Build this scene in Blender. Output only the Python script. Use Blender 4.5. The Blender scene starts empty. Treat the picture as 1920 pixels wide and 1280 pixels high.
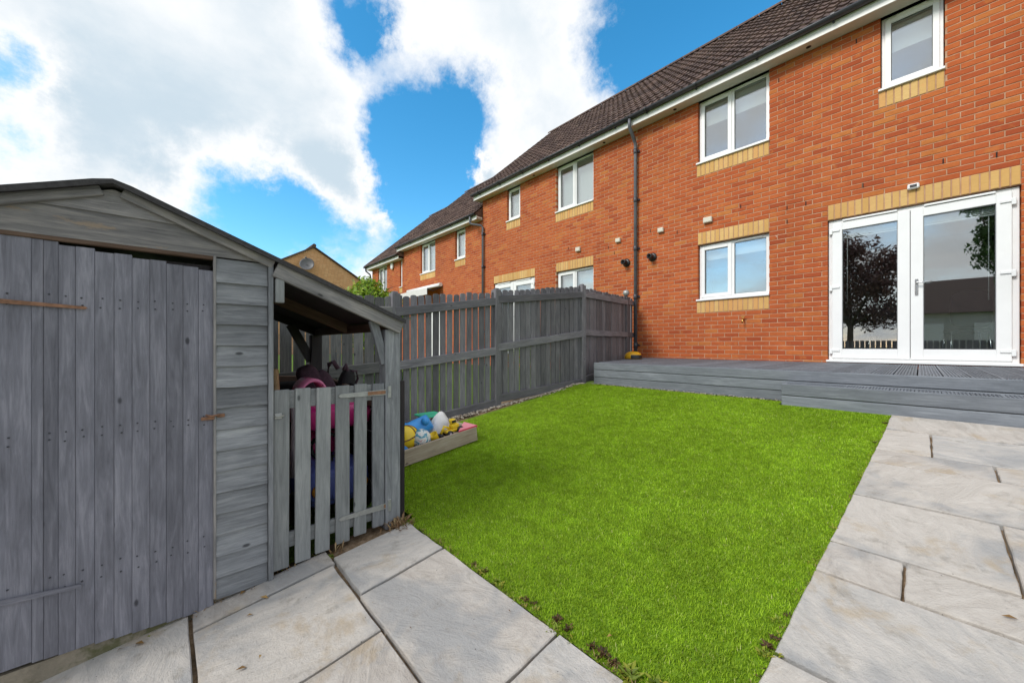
import bpy, bmesh, math, random
import numpy as np
from mathutils import Matrix, Vector, noise as mnoise

R = math.radians
random.seed(7)
rng = np.random.default_rng(7)
scene = bpy.context.scene
COL = scene.collection

# ------------------------------------------------------------------ camera
# world: x along the house wall (right = +), y towards the house, z = 0 at the deck top
CAMZ = 0.256
FPX, CX, CY = 700.0, 960.0, 647.0           # focal length and horizon in 1920x1280 pixels
YAW = math.atan2(1725 - 960, 700)
FWD = (-math.sin(YAW), math.cos(YAW)); RGT = (math.cos(YAW), math.sin(YAW))
cam = bpy.data.cameras.new('camera')
cam.sensor_width = 36.0
cam.lens = FPX / 1920 * 36.0
cam.shift_y = 7.0 / 1920
cam.clip_start = 0.02; cam.clip_end = 3000
camo = bpy.data.objects.new('camera', cam)
camo.location = (0, 0, CAMZ)
camo.rotation_euler = (R(90), 0, YAW)
COL.objects.link(camo)
scene.camera = camo

def pix_dir(px, py):
    X = (px - CX) / FPX; Y = -(py - CY) / FPX
    return Vector((FWD[0] + RGT[0] * X, FWD[1] + RGT[1] * X, Y)).normalized()

# ------------------------------------------------------------------ node helper
class NT:
    def __init__(s, tree):
        s.t = tree; s.t.nodes.clear()
    def n(s, typ, ins=None, **props):
        nd = s.t.nodes.new(typ)
        for k, v in props.items(): setattr(nd, k, v)
        for k, v in (ins or {}).items():
            sock = nd.inputs[k]
            if hasattr(v, 'is_output') or isinstance(v, bpy.types.NodeSocket): s.t.links.new(v, sock)
            else: sock.default_value = v
        return nd
    def math(s, op, a, b=0.0, c=None, clamp=False):
        ins = {0: a, 1: b}
        if c is not None: ins[2] = c
        return s.n('ShaderNodeMath', ins, operation=op, use_clamp=clamp).outputs[0]
    def vmath(s, op, a, b=(0, 0, 0)):
        nd = s.n('ShaderNodeVectorMath', {0: a, 1: b}, operation=op)
        return nd.outputs['Value'] if op in ('DOT_PRODUCT', 'LENGTH', 'DISTANCE') else nd.outputs[0]
    def noise(s, vec, scale, detail=3, rough=.55, dist=0.0):
        return s.n('ShaderNodeTexNoise', {'Vector': vec, 'Scale': scale, 'Detail': detail, 'Roughness': rough, 'Distortion': dist}).outputs['Fac']
    def ramp(s, fac, stops, interp='LINEAR'):
        nd = s.n('ShaderNodeValToRGB', {'Fac': fac}); cr = nd.color_ramp; cr.interpolation = interp
        while len(cr.elements) < len(stops): cr.elements.new(.5)
        for e, (p, c) in zip(cr.elements, stops):
            e.position = p; e.color = (*c, 1) if len(c) == 3 else c
        return nd.outputs['Color']
    def maprange(s, v, a, b, c=0.0, d=1.0, smooth=False):
        return s.n('ShaderNodeMapRange', {'Value': v, 'From Min': a, 'From Max': b, 'To Min': c, 'To Max': d},
                   interpolation_type='SMOOTHSTEP' if smooth else 'LINEAR').outputs[0]
    def mix(s, fac, a, b, blend='MIX'):
        nd = s.n('ShaderNodeMix', {0: fac}, data_type='RGBA', blend_type=blend)
        for i, v in ((6, a), (7, b)):
            if isinstance(v, bpy.types.NodeSocket): s.t.links.new(v, nd.inputs[i])
            else: nd.inputs[i].default_value = (*v, 1) if len(v) == 3 else v
        return nd.outputs[2]

# ------------------------------------------------------------------ sky and sun
SUN_EL, SUN_AZ = 40.0, 190.0     # degrees; azimuth of the sun measured clockwise from +y
scene.view_settings.view_transform = 'Standard'
scene.view_settings.look = 'None'
scene.view_settings.gamma = 1.0
scene.view_settings.exposure = 0.84
world = bpy.data.worlds.new('World'); scene.world = world; world.use_nodes = True
w = NT(world.node_tree)
geo = w.n('ShaderNodeTexCoord').outputs['Generated']
sky = w.n('ShaderNodeTexSky', sky_type='NISHITA', sun_disc=False, sun_elevation=R(SUN_EL), sun_rotation=R(SUN_AZ),
          air_density=1.0, dust_density=0.4, ozone_density=2.5).outputs[0]
skyc = w.n('ShaderNodeHueSaturation', {'Color': sky, 'Hue': .485, 'Saturation': 1.34, 'Value': 1.45}).outputs[0]
sep = w.n('ShaderNodeSeparateXYZ', {0: geo})
zz = w.math('ADD', w.math('MAXIMUM', sep.outputs[2], 0.0), .30)
inv = w.math('DIVIDE', 1.0, zz)
pl = w.n('ShaderNodeVectorMath', {0: geo, 3: inv}, operation='SCALE').outputs[0]
warp = w.n('ShaderNodeTexNoise', {'Vector': geo, 'Scale': 3.2, 'Detail': 9, 'Roughness': .68})
wv = w.n('ShaderNodeVectorMath', {0: w.vmath('SUBTRACT', warp.outputs['Color'], (.5, .5, .5)), 3: .34}, operation='SCALE').outputs[0]
dirw = w.vmath('ADD', geo, wv)
big = w.noise(pl, 1.15, 7, .56, .15)
fine = w.noise(pl, 4.2, 8, .62, .1)
field = w.math('ADD', w.math('MULTIPLY', w.math('SUBTRACT', big, .415), 3.2), w.math('MULTIPLY', w.math('SUBTRACT', fine, .5), 1.1))
# gaps and banks of cloud where the photograph shows them
for (px, py, rad, amt) in ((800, 290, .15, -2.0), (775, 385, .11, -1.5), (720, 250, .07, -.7), (870, 205, .07, -.8), (460, 430, .13, -1.9), (590, 470, .10, -1.2), (690, 455, .06, -.7),
                           (30, 140, .05, -1.2), (640, 10, .07, -1.2), (690, 45, .05, -.8), (1290, 70, .13, -1.5), (1400, 20, .14, -1.5), (1480, -60, .22, -1.1), (1190, 130, .06, -.7), (20, 330, .07, -.9),
                           (300, 150, .45, .70), (520, 250, .22, .45), (960, 90, .22, 1.0), (725, 412, .045, 1.5), (905, 325, .05, 1.7), (620, 330, .09, .8), (280, 300, .12, .5)):
    d = pix_dir(px, py)
    dist = w.vmath('DISTANCE', dirw, tuple(d))
    g = w.math('EXPONENT', w.math('MULTIPLY', w.math('MULTIPLY', dist, dist), -1.0 / rad ** 2))
    field = w.math('ADD', field, w.math('MULTIPLY', g, amt))
mask = w.maprange(field, -.60, .62, 0, 1, True)
thick = w.maprange(w.math('ADD', field, w.math('MULTIPLY', w.math('SUBTRACT', fine, .5), -1.0)), .40, 1.35, 0, 1, True)
ccol = w.mix(thick, (5.9, 5.95, 6.0), (3.5, 4.2, 4.75))
skyfin = w.mix(mask, skyc, ccol)
bg = w.n('ShaderNodeBackground', {'Color': skyfin, 'Strength': .10})
w.t.links.new(bg.outputs[0], w.n('ShaderNodeOutputWorld').inputs[0])

sun = bpy.data.lights.new('sun', 'SUN'); sun.energy = 1.5; sun.angle = R(18); sun.color = (1, .96, .9)
suno = bpy.data.objects.new('sun', sun); COL.objects.link(suno)
az, el = R(SUN_AZ), R(SUN_EL)
to_sun = Vector((math.sin(az) * math.cos(el), math.cos(az) * math.cos(el), math.sin(el)))
suno.rotation_euler = to_sun.to_track_quat('Z', 'Y').to_euler()
suno.location = (0, -5, 30)

# ------------------------------------------------------------------ materials
MATS = {}
def material(name):
    def deco(fn):
        m = bpy.data.materials.new(name); m.use_nodes = True
        t = NT(m.node_tree)
        sh = fn(t)
        out = t.n('ShaderNodeOutputMaterial')
        t.t.links.new(sh, out.inputs[0])
        MATS[name] = m
        return m
    return deco

def pbsdf(t, col, rough=.6, bump=None, bstr=.3, bdist=.01, metal=0.0, spec=.5, **extra):
    ins = {'Roughness': rough, 'Metallic': metal, 'Specular IOR Level': spec}
    ins['Base Color'] = col if isinstance(col, bpy.types.NodeSocket) else (*col, 1)
    if bump is not None:
        ins['Normal'] = t.n('ShaderNodeBump', {'Height': bump, 'Strength': bstr, 'Distance': bdist}).outputs[0]
    ins.update(extra)
    return t.n('ShaderNodeBsdfPrincipled', ins).outputs[0]

def objvec(t, rnd=True):
    v = t.n('ShaderNodeTexCoord').outputs['Object']
    if rnd:
        r = t.n('ShaderNodeObjectInfo').outputs['Random']
        v = t.vmath('ADD', v, t.n('ShaderNodeCombineXYZ', {0: t.math('MULTIPLY', r, 37.0), 1: t.math('MULTIPLY', r, 91.0), 2: t.math('MULTIPLY', r, 53.0)}).outputs[0])
    return v

def worldpos(t):
    return t.n('ShaderNodeNewGeometry').outputs['Position']

def plain(name, col, rough=.5, var=.12, scale=18, metal=0.0, bstr=.08, spec=.5):
    @material(name)
    def _(t):
        v = objvec(t)
        f = t.noise(v, scale, 4)
        a = tuple(min(1, c * (1 - var)) for c in col); b = tuple(min(1, c * (1 + var)) for c in col)
        c = t.ramp(f, ((.25, a), (.75, b)))
        return pbsdf(t, c, rough, t.noise(v, scale * 5, 3), bstr, .004, metal, spec)

def wood(name, dark, mid, light, rough=.75, bare=None, bare_amt=0.0, rvar=.35, knots=True, bstr=.5):
    # grain runs along the board's own X axis
    @material(name)
    def _(t):
        v = objvec(t)
        rnd = t.n('ShaderNodeObjectInfo').outputs['Random']
        vs = t.vmath('MULTIPLY', v, (2.6, 30, 30))
        grain = t.noise(vs, 1.6, 6, .65, .8)
        vl = t.vmath('MULTIPLY', v, (3.5, 8, 8))
        blot = t.noise(vl, .9, 4, .6, .3)
        crisp = t.noise(t.vmath('MULTIPLY', v, (9, 130, 130)), 1.3, 5, .7, .6)
        f = t.math('ADD', t.math('ADD', t.math('MULTIPLY', grain, .48), t.math('MULTIPLY', blot, .30)), t.math('MULTIPLY', crisp, .22))
        f = t.math('ADD', t.math('MULTIPLY', t.math('SUBTRACT', f, .5), 1.2), .5)
        col = t.ramp(f, ((.30, dark), (.5, mid), (.70, light)))
        rr = t.maprange(rnd, 0, 1, 1 - rvar, 1 + rvar)
        col = t.n('ShaderNodeVectorMath', {0: col, 3: rr}, operation='SCALE').outputs[0]
        if knots:
            kv = t.vmath('MULTIPLY', v, (4.2, 9, 9))
            vor = t.n('ShaderNodeTexVoronoi', {'Vector': kv, 'Scale': 1.0, 'Randomness': 1.0}).outputs['Distance']
            k = t.maprange(vor, .035, .085, .9, 0, True)
            col = t.mix(k, col, tuple(c * .45 for c in dark))
        if bare:
            bn = t.noise(t.vmath('MULTIPLY', v, (4, 14, 14)), 1.1, 6, .7)
            bm_ = t.maprange(bn, .66 - bare_amt, .72 - bare_amt, 0, .8, True)
            col = t.mix(bm_, col, bare)
        h = t.math('ADD', grain, t.math('ADD', t.math('MULTIPLY', blot, .5), crisp))
        return pbsdf(t, col, rough, h, bstr, .004, spec=.25)

# greys of the painted timber
wood('shed_wood', (0.102, 0.101, 0.117), (0.175, 0.174, 0.202), (0.288, 0.282, 0.318), bare=(.33, .28, .23), bare_amt=-.05, rvar=.13)
wood('cladding_wood', (0.105, 0.109, 0.118), (0.212, 0.219, 0.231), (0.350, 0.356, 0.363), bare=(.25, .2, .16), bare_amt=-.05, rvar=.22)
wood('gable_wood', (0.095, 0.092, 0.094), (0.217, 0.207, 0.202), (0.382, 0.350, 0.319), bare=(.30, .23, .165), bare_amt=.05, rvar=.2)
wood('gate_wood', (0.155, 0.159, 0.163), (0.244, 0.253, 0.253), (0.354, 0.356, 0.350), bare=(.28, .24, .19), bare_amt=-.05, rvar=.14)
wood('fence_wood', (0.097, 0.096, 0.105), (0.163, 0.158, 0.171), (0.253, 0.245, 0.252), bare=(.22, .18, .14), bare_amt=-.04, rvar=.3)
wood('old_fence_wood', (0.078, 0.078, 0.082), (0.156, 0.154, 0.150), (0.264, 0.252, 0.240), bare=(.25, .2, .14), bare_amt=.02, rvar=.35)
wood('deck_wood', (0.110, 0.121, 0.136), (0.161, 0.176, 0.198), (0.245, 0.263, 0.288), rough=.6, bare=(.22, .21, .19), bare_amt=-.08, rvar=.2, knots=False, bstr=.25)
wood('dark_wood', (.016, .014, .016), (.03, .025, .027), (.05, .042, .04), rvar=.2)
wood('brown_wood', (.06, .035, .022), (.11, .07, .05), (.17, .115, .08), rvar=.25)
wood('pale_wood', (.28, .21, .155), (.40, .32, .245), (.52, .44, .36), bare=(.22, .2, .18), bare_amt=.0, rvar=.1)
wood('handle_wood', (.32, .2, .1), (.45, .3, .16), (.55, .4, .24), rvar=.1, knots=False)

def brickmat(name, island, stops, mortar=False):
    @material(name)
    def _(t):
        r = t.n('ShaderNodeNewGeometry').outputs['Random Per Island'] if island else t.n('ShaderNodeObjectInfo').outputs['Random']
        p = worldpos(t)
        r2 = t.n('ShaderNodeTexWhiteNoise', {'W': t.math('MULTIPLY', r, 913.0)}, noise_dimensions='1D').outputs['Value']
        base = t.ramp(r2, stops)
        streak = t.noise(t.vmath('MULTIPLY', p, (14, 14, 60)), 1.0, 5, .65, .4)
        col = t.mix(t.maprange(streak, .3, .75, 0, .5), base, (stops[0][1][0] * .8, stops[0][1][1] * .8, stops[0][1][2] * .8))
        fire = t.noise(p, 9.0, 3)
        col = t.mix(t.maprange(fire, .56, .74, 0, .5, True), col, stops[-1][1])
        dirt = t.noise(t.vmath('MULTIPLY', p, (1, 1, .6)), .9, 4, .6)
        col = t.mix(t.maprange(dirt, .42, .72, 0, .42, True), col, tuple(c * .7 for c in stops[0][1]))
        lime = t.noise(p, 6.0, 6, .72)
        col = t.mix(t.maprange(lime, .69, .75, 0, .75, True), col, (.62, .52, .46))
        sand = t.noise(p, 130, 3, .7)
        return pbsdf(t, col, .88, t.math('ADD', sand, streak), .45, .004, spec=.12)
RED = ((0.0, (.36, .077, .030)), (.2, (.45, .105, .036)), (.55, (.50, .126, .041)), (.85, (.53, .146, .045)), (1.0, (.54, .20, .055)))
BUFF = ((0.0, (.60, .35, .12)), (.35, (.68, .43, .165)), (.7, (.72, .49, .21)), (1.0, (.66, .33, .12)))
brickmat('brick_red', False, RED); brickmat('brick_red_joined', True, RED)
brickmat('brick_buff', False, BUFF)
PALE = ((0.0, (.66, .35, .17)), (.5, (.74, .42, .21)), (1.0, (.78, .48, .26)))
brickmat('brick_pale_joined', True, PALE)

@material('mortar')
def _(t):
    p = worldpos(t)
    c = t.ramp(t.noise(p, 7, 5, .65), ((.3, (.36, .20, .12)), (.55, (.47, .28, .175)), (.75, (.58, .40, .28))))
    return pbsdf(t, c, .95, t.noise(p, 160, 3), .4, .003, spec=.2)

@material('roof_tile')
def _(t):
    r = t.n('ShaderNodeObjectInfo').outputs['Random']
    ri = t.n('ShaderNodeNewGeometry').outputs['Random Per Island']
    rr = t.n('ShaderNodeTexWhiteNoise', {'W': t.math('ADD', t.math('MULTIPLY', r, 57.0), t.math('MULTIPLY', ri, 31.0))}, noise_dimensions='1D').outputs['Value']
    p = worldpos(t)
    base = t.ramp(rr, ((0, (.055, .033, .029)), (.5, (.085, .052, .044)), (1, (.13, .082, .066))))
    lich = t.noise(p, 15, 6, .75)
    base = t.mix(t.maprange(lich, .55, .66, 0, .8, True), base, (.34, .26, .20))
    gr = t.noise(p, 4, 4, .6)
    base = t.mix(t.maprange(gr, .5, .7, 0, .45, True), base, (.035, .026, .024))
    return pbsdf(t, base, .85, t.noise(p, 120, 4), .5, .004, spec=.3)

plain('upvc', (.80, .80, .79), .32, .03, 5, bstr=.02)
plain('fascia_white', (.74, .73, .70), .45, .07, 4, bstr=.03)
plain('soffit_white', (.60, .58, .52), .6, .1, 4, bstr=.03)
plain('pipe_grey', (.035, .037, .045), .38, .2, 10, bstr=.03)
plain('pipe_light_grey', (.10, .105, .12), .38, .25, 10, bstr=.03)
plain('vent_cream', (.62, .58, .48), .5, .08, 12)
plain('black_plastic', (.018, .018, .02), .4, .2, 20)
plain('dark_slot', (.02, .012, .01), .9, .2, 20)
plain('metal_chrome', (.72, .72, .72), .2, .05, 10, metal=1.0, bstr=.02)
plain('metal_brass', (.6, .38, .12), .35, .15, 30, metal=1.0)
plain('metal_grey', (.30, .31, .32), .45, .15, 30, metal=.7)
plain('rusty_metal', (.25, .13, .075), .75, .4, 40, metal=.2, bstr=.3)
plain('galvanised', (.36, .36, .35), .5, .2, 40, metal=.6, bstr=.2)
plain('room_wall', (.42, .40, .37), .9, .05, 3)
plain('room_floor', (.16, .12, .09), .5, .2, 6)
plain('blind_white', (.72, .72, .70), .8, .03, 4)
plain('felt', (.05, .047, .048), .95, .35, 60, bstr=.6)
plain('felt_underside', (.04, .034, .034), .95, .25, 20, bstr=.4)
plain('toy_pink', (.90, .27, .48), .38, .08, 6, bstr=.03)
plain('toy_magenta', (.72, .03, .24), .38, .08, 6, bstr=.03)
plain('toy_pale', (.62, .52, .55), .4, .08, 6, bstr=.03)
plain('toy_blue', (.13, .17, .52), .35, .1, 6, bstr=.03)
plain('toy_orange', (.75, .32, .04), .4, .1, 10)
plain('toy_yellow', (.85, .58, .02), .35, .08, 10)
plain('toy_amber', (.72, .38, .01), .4, .1, 10)
plain('toy_sky', (.05, .33, .78), .35, .1, 10)
plain('toy_green', (.04, .42, .24), .4, .1, 10)
plain('toy_red', (.62, .04, .09), .4, .1, 10)
plain('toy_rose', (.78, .28, .33), .45, .1, 10)
plain('toy_brown', (.17, .07, .03), .6, .2, 14)
plain('bag_white', (.70, .68, .66), .7, .06, 9, bstr=.3)
plain('fabric_plum', (.06, .03, .045), .85, .3, 60, bstr=.4)
plain('fabric_black', (.012, .011, .013), .85, .3, 60, bstr=.4)
plain('awning_cloth', (.66, .64, .62), .8, .06, 8)
plain('dish_grey', (.10, .10, .105), .5, .15, 12)
plain('concrete_base', (.30, .26, .20), .95, .22, 9, bstr=.5)
plain('render_wall', (.55, .53, .5), .9, .08, 2)

@material('concrete_mossy')
def _(t):
    p = worldpos(t)
    c = t.ramp(t.noise(p, 9, 6, .7), ((.3, (.17, .15, .115)), (.7, (.36, .31, .24))))
    m = t.maprange(t.noise(p, 5, 5, .7), .48, .62, 0, .8, True)
    c = t.mix(m, c, (.09, .095, .035))
    return pbsdf(t, c, .95, t.noise(p, 90, 4), .6, .006, spec=.2)

@material('glass')
def _(t):
    g_ = t.n('ShaderNodeNewGeometry')
    c_ = t.math('ABSOLUTE', t.vmath('DOT_PRODUCT', g_.outputs['Incoming'], g_.outputs['Normal']))
    f = t.math('ADD', t.math('MULTIPLY', t.math('POWER', t.math('SUBTRACT', 1.0, c_), 4.5), .73), .24, clamp=True)
    tr = t.n('ShaderNodeBsdfTransparent', {'Color': (.84, .88, .88, 1)}).outputs[0]
    gl = t.n('ShaderNodeBsdfGlossy', {'Color': (1, 1, 1, 1), 'Roughness': .005}).outputs[0]
    return t.n('ShaderNodeMixShader', {0: f, 1: tr, 2: gl}).outputs[0]

@material('frosted_glass')
def _(t):
    v = worldpos(t)
    lw = t.n('ShaderNodeFresnel', {'IOR': 1.5}).outputs[0]
    df = pbsdf(t, (.40, .44, .48), .35, t.noise(v, 180, 2), .5, .003)
    return df

@material('sandstone')
def _(t):
    p = worldpos(t)
    rnd = t.n('ShaderNodeObjectInfo').outputs['Random']
    off = t.n('ShaderNodeCombineXYZ', {0: t.math('MULTIPLY', rnd, 31.0), 1: t.math('MULTIPLY', rnd, 17.0), 2: rnd}).outputs[0]
    v = t.vmath('ADD', p, off)
    base = t.ramp(t.n('ShaderNodeTexWhiteNoise', {'W': t.math('MULTIPLY', rnd, 77.0)}, noise_dimensions='1D').outputs['Value'],
                  ((0, (.41, .37, .33)), (.35, (.465, .425, .38)), (.7, (.50, .465, .42)), (1, (.40, .39, .375))))
    vr = t.n('ShaderNodeVectorRotate', {'Vector': v, 'Axis': (0, 0, 1), 'Angle': t.math('MULTIPLY', rnd, 9.0)}, rotation_type='AXIS_ANGLE').outputs[0]
    vv = t.n('ShaderNodeMapping', {'Vector': vr, 'Scale': (2.6, 7.0, 4)}).outputs[0]
    vein = t.noise(vv, 1.5, 8, .72, 1.4)
    col = t.mix(t.maprange(vein, .40, .62, .0, .75), base, (.57, .53, .48))
    blue = t.noise(v, 2.3, 4, .6, .5)
    col = t.mix(t.maprange(blue, .48, .64, 0, .75, True), col, (.295, .30, .305))
    och = t.noise(v, 4.0, 5, .65, .4)
    col = t.mix(t.maprange(och, .54, .70, 0, .6, True), col, (.40, .31, .20))
    dk = t.noise(v, 10, 6, .7)
    col = t.mix(t.maprange(dk, .54, .72, 0, .55, True), col, (.25, .225, .19))
    vor = t.n('ShaderNodeTexVoronoi', {'Vector': v, 'Scale': 13.0}).outputs['Distance']
    col = t.mix(t.maprange(vor, .022, .04, .8, 0, True), col, (.08, .07, .06))
    h = t.math('ADD', t.math('MULTIPLY', vein, 2.2), t.math('ADD', t.math('MULTIPLY', dk, .8), t.math('MULTIPLY', t.noise(v, 55, 5, .75), 1.2)))
    return pbsdf(t, col, .78, h, .8, .007, spec=.3)

@material('joint_sand')
def _(t):
    p = worldpos(t)
    c = t.ramp(t.noise(p, 30, 5, .7), ((.25, (.10, .065, .04)), (.5, (.26, .18, .11)), (.75, (.42, .32, .22))))
    m = t.maprange(t.noise(p, 3.2, 4, .65), .52, .64, 0, .85, True)
    c = t.mix(m, c, (.035, .03, .018))
    return pbsdf(t, c, .95, t.noise(p, 140, 3), .7, .006, spec=.1)

@material('turf_backing')
def _(t):
    p = worldpos(t)
    c = t.ramp(t.noise(p, 25, 4), ((.3, (.10, .18, .012)), (.7, (.17, .28, .025))))
    return pbsdf(t, c, .9, spec=.1)

@material('turf_blade')
def _(t):
    at = t.n('ShaderNodeAttribute', attribute_name='tint').outputs['Fac']
    p = worldpos(t)
    c = t.ramp(at, ((0, (.22, .37, .016)), (.45, (.375, .575, .026)), (.8, (.47, .66, .055)), (.93, (.55, .66, .15)), (1, (.60, .58, .26))))
    big_ = t.noise(t.vmath('MULTIPLY', p, (1, 1, .2)), 1.7, 4, .6, .6)
    sc = t.maprange(big_, .3, .7, .82, 1.12)
    c = t.n('ShaderNodeVectorMath', {0: c, 3: sc}, operation='SCALE').outputs[0]
    mid_ = t.noise(t.vmath('MULTIPLY', p, (1, 1, .2)), 13, 4, .65)
    c = t.n('ShaderNodeVectorMath', {0: c, 3: t.maprange(mid_, .3, .7, .72, 1.18)}, operation='SCALE').outputs[0]
    b = pbsdf(t, c, .6, spec=.2)
    tl = t.n('ShaderNodeBsdfTranslucent', {'Color': c}).outputs[0]
    return t.n('ShaderNodeMixShader', {0: .38, 1: b, 2: tl}).outputs[0]

@material('rough_grass')
def _(t):
    p = worldpos(t)
    c = t.ramp(t.noise(p, 40, 5, .7), ((.3, (.045, .085, .012)), (.7, (.16, .25, .045))))
    return pbsdf(t, c, .95, t.noise(p, 120, 3), 1.0, .02, spec=.1)

def leafmat(name, c0, c1, c2, trans=.35):
    @material(name)
    def _(t):
        at = t.n('ShaderNodeNewGeometry').outputs['Random Per Island']
        c = t.ramp(at, ((0, c0), (.5, c1), (1, c2)))
        b = pbsdf(t, c, .5, spec=.35)
        tl = t.n('ShaderNodeBsdfTranslucent', {'Color': c}).outputs[0]
        return t.n('ShaderNodeMixShader', {0: trans, 1: b, 2: tl}).outputs[0]
leafmat('leaf_lime', (.10, .20, .012), (.21, .36, .02), (.40, .48, .04))
leafmat('leaf_dark', (.035, .085, .022), (.065, .15, .03), (.11, .21, .045))
leafmat('leaf_copper', (.07, .034, .036), (.13, .06, .06), (.20, .11, .085))
leafmat('leaf_topiary', (.03, .08, .03), (.05, .13, .05), (.09, .17, .08))
leafmat('weed_leaf', (.12, .17, .02), (.22, .30, .03), (.40, .36, .05))
leafmat('moss_brown', (.022, .014, .006), (.06, .03, .012), (.11, .06, .02), .1)
leafmat('straw', (.16, .08, .035), (.26, .16, .075), (.36, .26, .13), .1)
leafmat('fallen_leaf_brown', (.10, .05, .02), (.2, .11, .035), (.32, .2, .06), .1)
plain('bark', (.09, .065, .045), .95, .3, 20, bstr=.8)
@material('gravel_stone')
def _(t):
    r = t.n('ShaderNodeNewGeometry').outputs['Random Per Island']
    c = t.ramp(r, ((0, (.20, .15, .11)), (.4, (.42, .36, .29)), (1, (.60, .55, .47))))
    return pbsdf(t, c, .9, spec=.2)
@material('sand')
def _(t):
    p = worldpos(t)
    c = t.ramp(t.noise(p, 30, 4), ((.3, (.30, .2, .11)), (.7, (.45, .33, .2))))
    return pbsdf(t, c, .95, t.noise(p, 60, 4), .8, .01, spec=.1)
@material('ball_pattern')
def _(t):
    v = objvec(t)
    n1 = t.noise(t.vmath('MULTIPLY', v, (1, 1, 1)), 17, 3, .6, 1.0)
    c = t.ramp(n1, ((.40, (.05, .28, .40)), (.47, (.70, .72, .68)), (.60, (.76, .74, .70)), (.66, (.62, .20, .22)), (.74, (.55, .6, .12))))
    return pbsdf(t, c, .35)

# ------------------------------------------------------------------ building helpers
WM = {}
def gz(y):
    """height of the finished ground: the garden climbs towards the house"""
    if y >= 4.45: return -.318
    if y >= 4.0: return -.398 + (y - 4.0) * .178
    if y <= -6: return -.32 - .12 * 10.65
    return -.32 - .12 * (4.65 - y)

def place(o, parent=None, M=None):
    M = M or Matrix.Identity(4)
    WM[o.name] = M.copy()
    if parent is not None:
        o.parent = parent
        o.matrix_basis = WM[parent.name].inverted() @ M
    else:
        o.matrix_basis = M
    COL.objects.link(o)
    return o

def tag(o, label=None, cat=None, group=None, kind=None):
    if label: o['label'] = label
    if cat: o['category'] = cat
    if group: o['group'] = group
    if kind: o['kind'] = kind
    return o

def empty(name, loc, label, cat, group=None):
    o = bpy.data.objects.new(name, None); o.empty_display_size = .2
    place(o, None, Matrix.Translation(loc))
    return tag(o, label, cat, group)

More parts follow.
